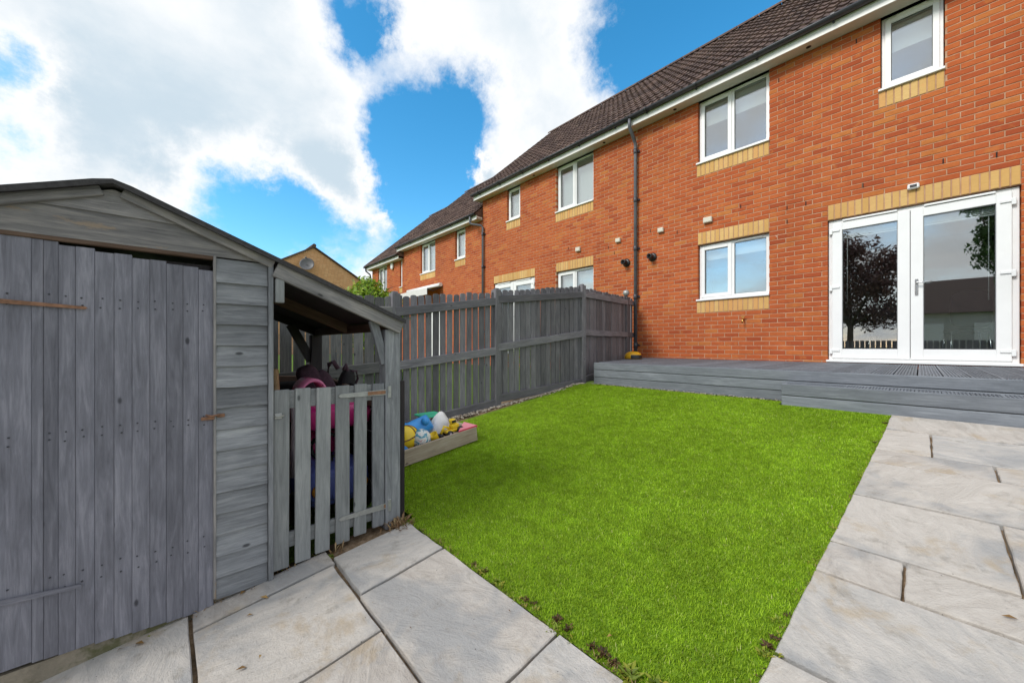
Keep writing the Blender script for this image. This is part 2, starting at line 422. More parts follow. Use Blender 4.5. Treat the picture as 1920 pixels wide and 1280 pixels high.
class MB:
    """collects shapes (world or local coordinates) for ONE mesh object"""
    def __init__(s): s.v = []; s.f = []; s.sm = []
    def add(s, vs, fs, smooth=False):
        b = len(s.v); s.v += [tuple(v) for v in vs]; s.f += [tuple(i + b for i in f) for f in fs]; s.sm += [smooth] * len(fs)
        return s
    def box(s, x0, x1, y0, y1, z0, z1, c=0.0, M=None):
        if c <= 0:
            vs = [(x, y, z) for z in (z0, z1) for y in (y0, y1) for x in (x0, x1)]
            fs = [(0, 2, 3, 1), (4, 5, 7, 6), (0, 1, 5, 4), (2, 6, 7, 3), (0, 4, 6, 2), (1, 3, 7, 5)]
        else:
            vs = []; idx = {}
            for ax in range(3):
                for sx in (0, 1):
                    for sy in (0, 1):
                        for sz in (0, 1):
                            p = [(x0, x1)[sx], (y0, y1)[sy], (z0, z1)[sz]]
                            sg = (sx, sy, sz)
                            for a in range(3):
                                if a != ax: p[a] += c if sg[a] == 0 else -c
                            idx[(ax, sx, sy, sz)] = len(vs); vs.append(tuple(p))
            fs = []
            for ax in range(3):
                a, b = [i for i in range(3) if i != ax]
                for sd in (0, 1):
                    q = []
                    for (u, v_) in ((0, 0), (1, 0), (1, 1), (0, 1)):
                        sg = [0, 0, 0]; sg[ax] = sd; sg[a] = u; sg[b] = v_
                        q.append(idx[(ax, *sg)])
                    fs.append(tuple(q))
            for ax in range(3):      # edges parallel to ax
                a, b = [i for i in range(3) if i != ax]
                for u in (0, 1):
                    for v_ in (0, 1):
                        s0 = [0, 0, 0]; s0[a] = u; s0[b] = v_; s1 = list(s0); s1[ax] = 1
                        fs.append((idx[(a, *s0)], idx[(a, *s1)], idx[(b, *s1)], idx[(b, *s0)]))
            for sx in (0, 1):
                for sy in (0, 1):
                    for sz in (0, 1):
                        fs.append((idx[(0, sx, sy, sz)], idx[(1, sx, sy, sz)], idx[(2, sx, sy, sz)]))
        if M is not None: vs = [M @ Vector(v) for v in vs]
        return s.add(vs, fs)
    def ring_loft(s, rings, closed=True, cap=True, smooth=True):
        n = len(rings[0]); vs = [p for r in rings for p in r]; fs = []
        for i in range(len(rings) - 1):
            for j in range(n if closed else n - 1):
                k = (j + 1) % n
                fs.append((i * n + j, i * n + k, (i + 1) * n + k, (i + 1) * n + j))
        s.add(vs, fs, smooth)
        if cap and closed:
            b = len(s.v) - len(vs)
            s.f.append(tuple(b + j for j in reversed(range(n)))); s.sm.append(False)
            s.f.append(tuple(b + (len(rings) - 1) * n + j for j in range(n))); s.sm.append(False)
        return s
    def tube(s, pts, r, seg=10, smooth=True, cap=True):
        pts = [Vector(p) for p in pts]; rings = []
        rs = r if isinstance(r, (list, tuple)) else [r] * len(pts)
        up = Vector((0, 0, 1))
        for i, p in enumerate(pts):
            d = (pts[min(i + 1, len(pts) - 1)] - pts[max(i - 1, 0)]).normalized()
            a = d.cross(up)
            if a.length < .05: a = d.cross(Vector((0, 1, 0)))
            a.normalize(); b = a.cross(d)
            rings.append([p + (a * math.cos(2 * math.pi * k / seg) + b * math.sin(2 * math.pi * k / seg)) * rs[i] for k in range(seg)])
        return s.ring_loft(rings, True, cap, smooth)
    def lathe(s, prof, seg=20, M=None, smooth=True, cap=True):
        rings = []
        for (r, z) in prof:
            ring = [Vector((r * math.cos(2 * math.pi * k / seg), r * math.sin(2 * math.pi * k / seg), z)) for k in range(seg)]
            if M is not None: ring = [M @ p for p in ring]
            rings.append(ring)
        return s.ring_loft(rings, True, cap, smooth)
    def ellipsoid(s, c, r, seg=16, rows=10, e=1.0, M=None):
        rings = []
        for i in range(rows + 1):
            th = -math.pi / 2 + math.pi * i / rows
            cz = math.copysign(abs(math.sin(th)) ** e, math.sin(th)); cr = max(1e-4, math.cos(th)) ** e
            ring = []
            for k in range(seg):
                ph = 2 * math.pi * k / seg
                cxx = math.copysign(abs(math.cos(ph)) ** e, math.cos(ph)); syy = math.copysign(abs(math.sin(ph)) ** e, math.sin(ph))
                p = Vector((c[0] + r[0] * cr * cxx, c[1] + r[1] * cr * syy, c[2] + r[2] * cz))
                ring.append(M @ p if M is not None else p)
            rings.append(ring)
        return s.ring_loft(rings, True, True, True)
    def build(s, name, mat, parent=None, M=None, origin=None):
        """verts are world coordinates unless M given (then local)"""
        me = bpy.data.meshes.new(name)
        vs = s.v
        if M is None:
            o_ = Vector(origin) if origin is not None else (sum((Vector(v) for v in vs), Vector()) / max(1, len(vs)))
            vs = [Vector(v) - o_ for v in vs]; M = Matrix.Translation(o_)
        me.from_pydata([tuple(v) for v in vs], [], s.f)
        me.polygons.foreach_set('use_smooth', s.sm)
        me.materials.append(MATS[mat]); me.update()
        return place(bpy.data.objects.new(name, me), parent, M)

def fixn(o):
    bm = bmesh.new(); bm.from_mesh(o.data); bmesh.ops.recalc_face_normals(bm, faces=bm.faces); bm.to_mesh(o.data); bm.free(); return o

def frame_from(xdir, ydir, loc):
    x = Vector(xdir).normalized(); y = Vector(ydir); y = (y - x * y.dot(x)).normalized(); z = x.cross(y)
    return Matrix(((x.x, y.x, z.x, loc[0]), (x.y, y.y, z.y, loc[1]), (x.z, y.z, z.z, loc[2]), (0, 0, 0, 1)))

_bcache = {}
def board(name, a, b, width_dir, W, T, mat, parent, c=.003, bend=0.0):
    """plank from a to b (its centre line), grain along its own X"""
    a = Vector(a); b = Vector(b); L = (b - a).length
    M = frame_from(b - a, width_dir, (a + b) / 2)
    key = (round(L, 3), round(W, 4), round(T, 4), round(c, 4), mat)
    if key not in _bcache:
        m = MB().box(-L / 2, L / 2, -W / 2, W / 2, -T / 2, T / 2, c)
        me = bpy.data.meshes.new(name); me.from_pydata(m.v, [], m.f); me.materials.append(MATS[mat]); me.update()
        bm = bmesh.new(); bm.from_mesh(me); bmesh.ops.recalc_face_normals(bm, faces=bm.faces); bm.to_mesh(me); bm.free()
        _bcache[key] = me
    return place(bpy.data.objects.new(name, _bcache[key]), parent, M)

def shape_prism(name, poly, axis_M, T, mat, parent):
    """flat plank with outline poly (local x,y), thickness T along local z"""
    n = len(poly); m = MB()
    vs = [(x, y, -T / 2) for x, y in poly] + [(x, y, T / 2) for x, y in poly]
    fs = [tuple(reversed(range(n))), tuple(range(n, 2 * n))] + [(i, (i + 1) % n, n + (i + 1) % n, n + i) for i in range(n)]
    m.add(vs, fs)
    return m.build(name, mat, parent, axis_M)

# ------------------------------------------------------------------ ground, paving, lawn
YS = [-400, -60, -20, -6, -3, 0, 2, 4.0, 4.45, 5, 20, 60, 800]
XS = [-700, -60, -20, -8, -3, 0, 3, 10, 60, 500]
m = MB()
vs = [(x, y, gz(y) - .06) for y in YS for x in XS]; nx = len(XS)
fs = [(j * nx + i, j * nx + i + 1, (j + 1) * nx + i + 1, (j + 1) * nx + i) for j in range(len(YS) - 1) for i in range(nx - 1)]
m.add(vs, fs)
tag(m.build('ground', 'rough_grass', origin=(0, 0, -.4)), kind='structure')

def sheet(name, polys, dz, mat, kind='structure', ys=(-6, 4.0, 4.45)):
    """flat sheet made of (x0,x1,y0,y1) rectangles or quads draped on the slope"""
    m = MB()
    for (x0, x1, y0, y1) in polys:
        cuts = [y0] + [y for y in ys if y0 < y < y1] + [y1]
        for a, b in zip(cuts[:-1], cuts[1:]):
            xa_, xb_ = (x1(a), x1(b)) if callable(x1) else (x1, x1)
            m.add([(x0, a, gz(a) + dz), (xa_, a, gz(a) + dz), (xb_, b, gz(b) + dz), (x0, b, gz(b) + dz)], [(0, 1, 2, 3)])
    return tag(m.build(name, mat), kind=kind)

LAWN_R = lambda y: -.335 + (y - 1.03) * .050      # right edge of the lawn
LAWN_F = 1.02                                      # front edge
paving = sheet('paving', [(-2.16, 2.42, -2.25, LAWN_F - .01), (-.36, 2.42, LAWN_F - .01, 4.45)], -.028, 'joint_sand')

def slab(x0, x1, y0, y1, gap=.0048, lx=None, gy=.009):
    """one riven sandstone flag, uneven outline; lx(y) gives a slanted left edge"""
    n = 7
    jx = lambda: random.uniform(-.0022, .0022)
    h = random.uniform(-.0025, .0025); tx, ty = random.uniform(-.004, .004), random.uniform(-.004, .004)
    xa, xb, ya, yb = x0 + gap, x1 - gap, y0 + gy, y1 - gy
    lo = (lambda y: lx(y) + gap) if lx else (lambda y: xa)
    out = []
    for i in range(n): out.append((lo(ya) + (xb - lo(ya)) * i / n + jx() * .3, ya + jx()))
    for i in range(n): out.append((xb + jx(), ya + (yb - ya) * i / n + jx() * .3))
    for i in range(n): out.append((xb + (lo(yb) - xb) * i / n + jx() * .3, yb + jx()))
    for i in range(n):
        yy = yb + (ya - yb) * i / n
        out.append((lo(yy) + jx(), yy + jx() * .3))
    cx_, cy_ = (x0 + x1) / 2, (y0 + y1) / 2
    def inset(p, d):
        vx, vy = cx_ - p[0], cy_ - p[1]; l = math.hypot(vx, vy) or 1
        return (p[0] + vx / l * d, p[1] + vy / l * d)
    def top(p, dz): return (p[0], p[1], gz(p[1]) + dz + h + tx * (p[0] - cx_) + ty * (p[1] - cy_) + .003 * mnoise.noise(Vector((p[0] * 4, p[1] * 4, x0 * 9))))
    N = len(out)
    rings = [[top(p, -.03) for p in out], [top(p, -.004) for p in out], [top(inset(p, .004), .0) for p in out]]
    m = MB(); m.ring_loft(rings, True, False, False)
    inner = [top(inset(p, max(.02, .5 * math.hypot(cx_ - p[0], cy_ - p[1]))), .001) for p in out]
    r2 = len(m.v); m.add(rings[2], [])
    b = len(m.v); m.add(inner, [])
    for j in range(N):
        k = (j + 1) % N
        m.f.append((r2 + j, r2 + k, b + k, b + j)); m.sm.append(True)
    cidx = len(m.v); m.v.append(top((cx_, cy_), .001))
    for j in range(N): m.f.append((b + j, b + (j + 1) % N, cidx)); m.sm.append(True)
    o = m.build('paving_slab', 'sandstone', paving, origin=(cx_, cy_, gz(cy_)))
    return fixn(o)

rows = [(4.43, 4.068, (.95, 1.8)), (4.068, 3.558, (.052, .90, 1.75)), (3.558, 3.299, (.292, .86, 1.43)), (3.299, 2.746, (.60, 1.17, 1.74)),
        (2.746, 2.184, (.245, .81, 1.65)), (2.184, 1.923, (-.042, .53, 1.1)), (1.923, 1.404, (.52, 1.37)), (1.404, LAWN_F, (.06, .62, 1.2))]
for (y1, y0, js) in rows:
    xs = [-.3] + list(js) + [2.4]
    for i in range(len(xs) - 1):
        slab(xs[i], xs[i + 1], y0, y1, lx=LAWN_R if i == 0 else None)
# flags between the shed and the lawn
for (x0, x1, y0, y1) in ((-1.985, -1.61, .597, 1.012), (-1.61, -.862, .59, 1.015), (-.862, -.30, .59, 1.015), (-.30, .27, .59, 1.015), (.27, .84, .59, 1.015), (.84, 1.7, .59, 1.015),
                         (-2.075, -1.93, .062, .597), (-1.93, -1.363, .062, .588), (-1.363, -.75, .03, .588), (-.75, .10, .03, .588), (.10, .66, .03, .588), (.66, 1.5, .03, .588),
                         (-2.15, -1.40, -.50, .060), (-1.40, -.56, -.54, .028), (-.56, .01, -.54, .028), (.01, .86, -.54, .028), (-2.15, -1.3, -1.07, -.502), (-1.3, -.45, -1.1, -.542), (-.45, .4, -1.1, -.542)):
    slab(x0, x1, y0, y1, gap=.006, gy=.006)

for (ya, yb, xs) in ((-.542, .028, (.86, 1.7, 2.4)), (.03, .588, (1.5, 2.4)), (.59, 1.015, (1.7, 2.4)), (-1.10, -.542, (.4, 1.25, 1.82, 2.4)), (-1.67, -1.104, (-2.15, -1.58, -.73, -.16, .69, 1.54, 2.4)), (-2.24, -1.674, (-2.15, -1.3, -.73, .12, .69, 1.54, 2.4))):
    for a_, b_ in zip(xs[:-1], xs[1:]): slab(a_, b_, ya, yb, gap=.006, gy=.006)
# lawn backing
LX = lambda y: -3.46 + .02 * (y - 1) if y > 1.06 else -1.98
sheet('lawn', [(-3.5, -2.0, 1.08, 4.45), (-2.0, -.95, LAWN_F, 4.45), (-.95, lambda y: LAWN_R(y) + .003, LAWN_F, 4.45), (-3.4, -.95, 4.45, 4.69)], -.012, 'turf_backing')
def grass():
    pts = []
    def scatter(x0, x1, y0, y1, dens, fn):
        n = int((x1 - x0) * (y1 - y0) * dens)
        p = np.stack([rng.uniform(x0, x1, n), rng.uniform(y0, y1, n)], 1)
        return p[fn(p[:, 0], p[:, 1])]
    wob = lambda a: .005 * np.sin(a * 23) + .004 * np.sin(a * 61 + 1) + .004 * np.sin(a * 117)
    inside = lambda x, y: (((y > LAWN_F - .008 + wob(x)) & (x > -2.02)) | ((y > 1.06) & (x <= -2.02))) & (x < (-.335 + (y - 1.03) * .05) + .006 + wob(y)) & ((x > -.96) & (y < 4.43) | (x <= -.96) & (y < 4.675 + wob(x) * .6))
    a = scatter(-3.42, -.1, 1.0, 2.0, 62000, inside)
    b = scatter(-3.42, -.1, 2.0, 3.2, 44000, inside)
    c = scatter(-3.42, -.1, 3.2, 4.69, 30000, inside)
    P = np.concatenate([a, b, c]); sz = np.concatenate([np.full(len(a), 1.0), np.full(len(b), 1.15), np.full(len(c), 1.4)])
    n = len(P)
    L = rng.uniform(.009, .019, n) * np.where(P[:, 1] > 4, 1.0, 1.0); W = rng.uniform(.0010, .0018, n) * sz
    nap = 2.2 * np.sin(P[:, 0] * 2.1 + 1.3 * np.sin(P[:, 1] * 1.7)) * .35
    ang = np.where(rng.random(n) < .45, -math.pi / 2 + nap + rng.normal(0, .7, n), rng.uniform(0, 2 * math.pi, n))
    lean = rng.uniform(.35, 1.2, n)
    d = np.stack([np.cos(ang), np.sin(ang)], 1); s_ = np.stack([-np.sin(ang), np.cos(ang)], 1)
    yv = P[:, 1]
    z0 = np.where(yv >= 4.45, -.318, np.where(yv >= 4.0, -.398 + (yv - 4.0) * .178, -.32 - .12 * (4.65 - yv))) - .013
    V = np.zeros((n, 5, 3))
    h1 = L * .55; 
    V[:, 0, :2] = P - s_ * W[:, None]; V[:, 1, :2] = P + s_ * W[:, None]
    mid = P + d * (h1 * np.sin(lean * .6))[:, None]
    V[:, 2, :2] = mid + s_ * (W * .8)[:, None]; V[:, 3, :2] = mid - s_ * (W * .8)[:, None]
    tip = mid + d * ((L - h1) * np.sin(lean * 1.25))[:, None]
    V[:, 4, :2] = tip
    V[:, 0, 2] = V[:, 1, 2] = z0
    V[:, 2, 2] = V[:, 3, 2] = z0 + h1 * np.cos(lean * .6)
    V[:, 4, 2] = V[:, 2, 2] + (L - h1) * np.cos(lean * 1.25)
    me = bpy.data.meshes.new('artificial_grass')
    me.vertices.add(n * 5); me.vertices.foreach_set('co', V.reshape(-1))
    base = (np.arange(n) * 5)[:, None]
    loops = np.concatenate([base + np.array([[0, 1, 2, 3]]), base + np.array([[3, 2, 4]])], 1).reshape(-1)
    me.loops.add(n * 7); me.loops.foreach_set('vertex_index', loops.astype(np.int32))
    me.polygons.add(n * 2)
    st = (np.arange(n) * 7)[:, None] + np.array([[0, 4]]); me.polygons.foreach_set('loop_start', st.reshape(-1).astype(np.int32))
    me.update(calc_edges=True); me.validate()
    tint = np.clip(rng.normal(.45, .2, n), 0, .92); br = rng.random(n) < .03; tint[br] = rng.uniform(.9, 1, br.sum())
    at = me.attributes.new('tint', 'FLOAT', 'POINT'); at.data.foreach_set('value', np.repeat(tint, 5).astype(np.float32))
    me.materials.append(MATS['turf_blade'])
    o = bpy.data.objects.new('artificial_grass', me); place(o)
    tag(o, 'bright green artificial grass of the lawn between deck and paving', 'grass', kind='stuff')
grass()

# ------------------------------------------------------------------ houses
WY = 7.30            # face of the brick wall
DZ = .03             # course offset
def proj(p):
    dx, dy, dz = p[0], p[1], p[2] - CAMZ
    Z = FWD[0] * dx + FWD[1] * dy
    if Z < .2: return None
    X = (RGT[0] * dx + RGT[1] * dy) / Z
    return CX + FPX * X, CY - FPX * dz / Z, Z

def brick_geo(m, x0, x1, z0, z1, y, depth, c=.004):
    """brick open at the back: chamfered front face"""
    vs = [(x0, y + depth, z0), (x1, y + depth, z0), (x1, y + depth, z1), (x0, y + depth, z1),
          (x0, y + c, z0), (x1, y + c, z0), (x1, y + c, z1), (x0, y + c, z1),
          (x0 + c, y, z0 + c), (x1 - c, y, z0 + c), (x1 - c, y, z1 - c), (x0 + c, y, z1 - c)]
    fs = [(8, 9, 10, 11)]
    for a in (0, 4):
        for i in range(4):
            j = (i + 1) % 4; fs.append((a + i, a + j, a + 4 + j, a + 4 + i))
    m.add(vs, fs)

_brickmesh = {}
def brick_obj(name, x0, x1, z0, z1, y, depth, mat, parent):
    L, H = round(x1 - x0, 3), round(z1 - z0, 3)
    key = (L, H, depth, mat)
    if key not in _brickmesh:
        m = MB(); brick_geo(m, -L / 2, L / 2, -H / 2, H / 2, 0, depth)
        me = bpy.data.meshes.new(name); me.from_pydata(m.v, [], m.f); me.materials.append(MATS[mat]); me.update()
        _brickmesh[key] = me
    return place(bpy.data.objects.new(name, _brickmesh[key]), parent, Matrix.Translation(((x0 + x1) / 2, y, (z0 + z1) / 2)))

def cut_rect(r, holes):
    """pieces of rect r = (x0,x1,z0,z1) outside the holes (cut left / right / above / below)"""
    out = [r]
    for (a, b, c, d) in holes:
        nxt = []
        for (x0, x1, z0, z1) in out:
            if x1 <= a or x0 >= b or z1 <= c + .004 or z0 >= d - .004: nxt.append((x0, x1, z0, z1)); continue
            if x0 < a: nxt.append((x0, a, z0, z1))
            if x1 > b: nxt.append((b, x1, z0, z1))
            xa, xb = max(x0, a), min(x1, b)
            if z0 < c: nxt.append((xa, xb, z0, c))
            if z1 > d: nxt.append((xa, xb, d, z1))
        out = nxt
    return out

def brick_wall(house, xa, xb, zb, zt, holes, n_single):
    """mortar sheet with openings + bricks; holes: (x0,x1,z0,z1,deep)"""
    # mortar sheet set 5 mm back, reveals 3 mm behind the brick ends
    xs = sorted({xa, xb, *[h[0] - .003 for h in holes], *[h[1] + .003 for h in holes]})
    zs = sorted({zb, zt, *[min(zt, max(zb, h[2] - .003)) for h in holes], *[min(zt, h[3] + .003) for h in holes]})
    m = MB()
    inh = lambda x, z: any(h[0] - .003 < x < h[1] + .003 and h[2] - .003 < z < h[3] + .003 for h in holes)
    for i in range(len(xs) - 1):
        for j in range(len(zs) - 1):
            if not inh((xs[i] + xs[i + 1]) / 2, (zs[j] + zs[j + 1]) / 2):
                m.add([(xs[i], WY + .005, zs[j]), (xs[i + 1], WY + .005, zs[j]), (xs[i + 1], WY + .005, zs[j + 1]), (xs[i], WY + .005, zs[j + 1])], [(0, 1, 2, 3)])
    for (a, b, c, d) in holes:
        a -= .003; b += .003; c -= .003; d = min(zt, d + .003); y0, y1 = WY + .005, WY + .14
        for (p, q) in (((a, c), (a, d)), ((a, d), (b, d)), ((b, d), (b, c)), ((b, c), (a, c))):
            m.add([(p[0], y0, p[1]), (q[0], y0, q[1]), (q[0], y1, q[1]), (p[0], y1, p[1])], [(0, 1, 2, 3)])
    # ends and back of the house body
    m.add([(xb, WY + .005, zb), (xb, 14.3, zb), (xb, 14.3, zt), (xb, WY + .005, zt)], [(0, 1, 2, 3)])
    m.add([(xa, WY + .005, zb), (xa, 14.3, zb), (xa, 14.3, zt), (xa, WY + .005, zt)], [(0, 1, 2, 3)])
    m.add([(xa, 14.3, zb), (xb, 14.3, zb), (xb, 14.3, zt), (xa, 14.3, zt)], [(0, 1, 2, 3)])
    wall = m.build('wall', 'mortar', house)
    bricks = []
    k0 = math.ceil((zb - DZ) / .075)
    k = k0
    while True:
        z0 = k * .075 + DZ; z1 = z0 + .065
        if z0 > zt - .02: break
        z1 = min(z1, zt)
        x = xa - (.1125 if k % 2 else 0)
        while x < xb:
            x0, x1 = max(x, xa), min(x + .215, xb)
            if x1 - x0 > .03:
                for pc in cut_rect((x0, x1, z0, z1), holes):
                    if pc[1] - pc[0] > .025 and pc[3] - pc[2] > .02: bricks.append(pc)
            x += .225
        k += 1
    def score(b):
        c = proj(((b[0] + b[1]) / 2, WY, (b[2] + b[3]) / 2))
        if c is None or not (-10 < c[0] < 1930 and 0 < c[1] < 1290): return -1
        a0 = proj((b[0], WY, b[2])); a1 = proj((b[1], WY, b[3]))
        if (b[2] + b[3]) / 2 < .0: return -1
        return abs((a1[0] - a0[0]) * (b[3] - b[2]) / c[2])
    bricks.sort(key=score, reverse=True)
    for b in bricks[:n_single]:
        brick_obj('brick', *b, WY + random.uniform(-.0015, .0015), .10, 'brick_red', wall)
    m = MB()
    for b in bricks[n_single:]:
        brick_geo(m, *b, WY + random.uniform(-.0015, .0015), .10)
    tag(m.build('bricks', 'brick_red_joined', wall), kind='stuff')
    return wall

def soldier(house, name, x0, x1, z0, z1, single=True):
    """row of buff bricks standing on end in its own mortar bed"""
    m = MB().box(x0, x1, WY + .004, WY + .102, z0, z1)
    bed = m.build(name, 'mortar', house)
    n = max(1, round((x1 - x0) / .075)); pw = (x1 - x0) / n
    for i in range(n):
        a = x0 + i * pw + .006; b = a + pw - .012
        brick_obj('brick', a, b, z0 + .003, z1 - .005, WY - .002 + random.uniform(-.0012, .0012), .08, 'brick_buff', bed)
    return bed

def frame_ring(m, x0, x1, z0, z1, y0, y1, t, tb=None):
    tb = tb or t; c = .004
    m.box(x0, x0 + t, y0, y1, z0, z1, c); m.box(x1 - t, x1, y0, y1, z0, z1, c)
    m.box(x0 + t, x1 - t, y0 + .001, y1 - .001, z1 - t, z1, c); m.box(x0 + t, x1 - t, y0 + .001, y1 - .001, z0, z0 + tb, c)

def window(house, x0, x1, z0, z1, split=True, blind=0.0, glass='glass', left_opens=True, sill=True, setback=.07, blind_off=0.0):
    y0 = WY + setback; y1 = y0 + .07
    m = MB(); frame_ring(m, x0, x1, z0, z1, y0, y1, .05, .06)
    xm = (x0 + x1) / 2
    if split: m.box(xm - .03, xm + .03, y0 + .002, y1 - .002, z0 + .06, z1 - .05, .004)
    w = fixn(m.build('window', 'upvc', house))
    lights = [(x0 + .05, xm - .03), (xm + .03, x1 - .05)] if split else [(x0 + .05, x1 - .05)]
    for i, (a, b) in enumerate(lights):
        za, zb_ = z0 + .06, z1 - .05
        if (i == 0 and left_opens) or not split:
            s = MB(); frame_ring(s, a - .018, b + .018, za - .018, zb_ + .018, y0 - .014, y0 + .03, .062)
            fixn(s.build('casement', 'upvc', w)); a += .043; b -= .043; za += .043; zb_ -= .043
        p = MB().box(a, b, y0 + .022, y0 + .040, za, zb_); p.build('pane', glass, w)
        g = MB(); frame_ring(g, a - .002, b + .002, za - .002, zb_ + .002, y0 + .014, y0 + .021, .008); fixn(g.build('glazing_gasket', 'black_plastic', w))
        if blind > 0:
            zt = zb_ - blind_off * (zb_ - za)
            MB().box(a - .01, b + .01, y1 + .03, y1 + .036, zt - (zb_ - za) * blind, zt).build('blind', 'blind_white', w)
        v = MB().box(a + .05, b - .05, y0 - .020, y0 - .001, z1 - .036, z1 - .016, .004)
        fixn(v.build('trickle_vent', 'upvc', w))
    if sill:
        s = MB().box(x0 - .03, x1 + .012, WY - .035, y0 + .01, z0 - .028, z0 + .004, .004); fixn(s.build('sill', 'upvc', w))
    return w

def french_door(house, x0, x1, z0, z1, detail=True):
    y0 = WY + .045; y1 = y0 + .07
    m = MB(); frame_ring(m, x0, x1, z0 + .03, z1, y0, y1, .055, .05)
    d = fixn(m.build('french_door', 'upvc', house))
    t = MB().box(x0 - .02, x1 + .02, WY - .05, y1, z0 + .002, z0 + .034, .004); fixn(t.build('threshold', 'upvc', d))
    xm = (x0 + x1) / 2 - .02
    for i, (a, b) in enumerate(((x0 + .04, xm), (xm + .006, x1 - .055))):
        za, zb_ = z0 + .06, z1 - .045
        l = MB(); frame_ring(l, a, b, za, zb_, y0 - .022, y0 + .045, .115, .135)
        leaf = fixn(l.build('door_leaf', 'upvc', d))
        ga, gb, gc, gd = a + .115, b - .115, za + .135, zb_ - .115
        MB().box(ga, gb, y0 + .002, y0 + .024, gc, gd).build('pane', 'glass', leaf)
        g = MB(); frame_ring(g, ga - .002, gb + .002, gc - .002, gd + .002, y0 - .006, y0 + .001, .009); fixn(g.build('glazing_gasket', 'metal_grey', leaf))
        # raised blind inside the glass and its cord
        bl = MB()
        for q in range(5): bl.box(ga, gb, y0 + .055, y0 + .075, gd - .025 - q * .016, gd - .017 - q * .016)
        bl.box(ga, gb, y0 + .05, y0 + .08, gd - .118, gd - .100, .003)
        bl.build('blind', 'blind_white', leaf)
        cx_ = ga + .05 if i == 0 else gb - .05
        MB().tube([(cx_, y0 + .06, gd - .1), (cx_, y0 + .06, gd - 1.05 - .1 * i)], .004, 6).build('blind_cord', 'blind_white', leaf)
        v = MB().box(a + .12, b - .12, y0 - .040, y0 - .010, z1 - .038, z1 - .012, .004); fixn(v.build('trickle_vent', 'upvc', d))
        hx = a - .012 if i == 0 else b + .012
        for hz in (z0 + .16, z0 + (z1 - z0) * .52, z1 - .17):
            h = MB().box(hx - .018, hx + .018, y0 - .045, y0 - .02, hz - .04, hz + .04, .005)
            h.box(min(hx, hx + (.10 if i == 0 else -.10)), max(hx, hx + (.10 if i == 0 else -.10)), y0 - .038, y0 - .0225, hz - .002, hz + .032, .004)
            fixn(h.build('hinge', 'upvc', d))
        if i == 1:
            hx = a + .055; hz = z0 + 1.03
            pmesh = MB().box(hx - .016, hx + .016, y0 - .032, y0 - .0225, hz - .12, hz + .10, .005)
            pmesh.tube([(hx, y0 - .03, hz + .045), (hx, y0 - .075, hz + .045), (hx + .03, y0 - .08, hz + .045), (hx + .135, y0 - .08, hz + .048)], .009, 8)
            fixn(pmesh.build('handle', 'metal_chrome', d))
    return d

_tilemesh = {}
def tile_mesh():
    if 't' in _tilemesh: return _tilemesh['t']
    W, L = .297, .372; prof = []
    for i in range(13):
        u = i / 12
        roll = 0
        for c in (.22, .72):
            dd = abs(u - c)
            if dd < .13: roll = .020 * math.cos(dd / .13 * math.pi / 2)
        prof.append((u * W, roll))
    m = MB(); n = len(prof)
    lo = [(x, 0, .034 + z) for x, z in prof]; hi = [(x, L, .004 + z) for x, z in prof]
    un = [(x, 0, .012 + z) for x, z in prof]
    m.add(lo + hi + un, [(i, i + 1, n + i + 1, n + i) for i in range(n - 1)] + [(2 * n + i, 2 * n + i + 1, i + 1, i) for i in range(n - 1)])
    m.add([lo[0], un[0], hi[0]], [(0, 2, 1)]); m.add([lo[-1], un[-1], hi[-1]], [(0, 1, 2)])
    me = bpy.data.meshes.new('roof_tile'); me.from_pydata(m.v, [], m.f); me.materials.append(MATS['roof_tile']); me.update()
    _tilemesh['t'] = me; _tilemesh['v'] = m
    return me

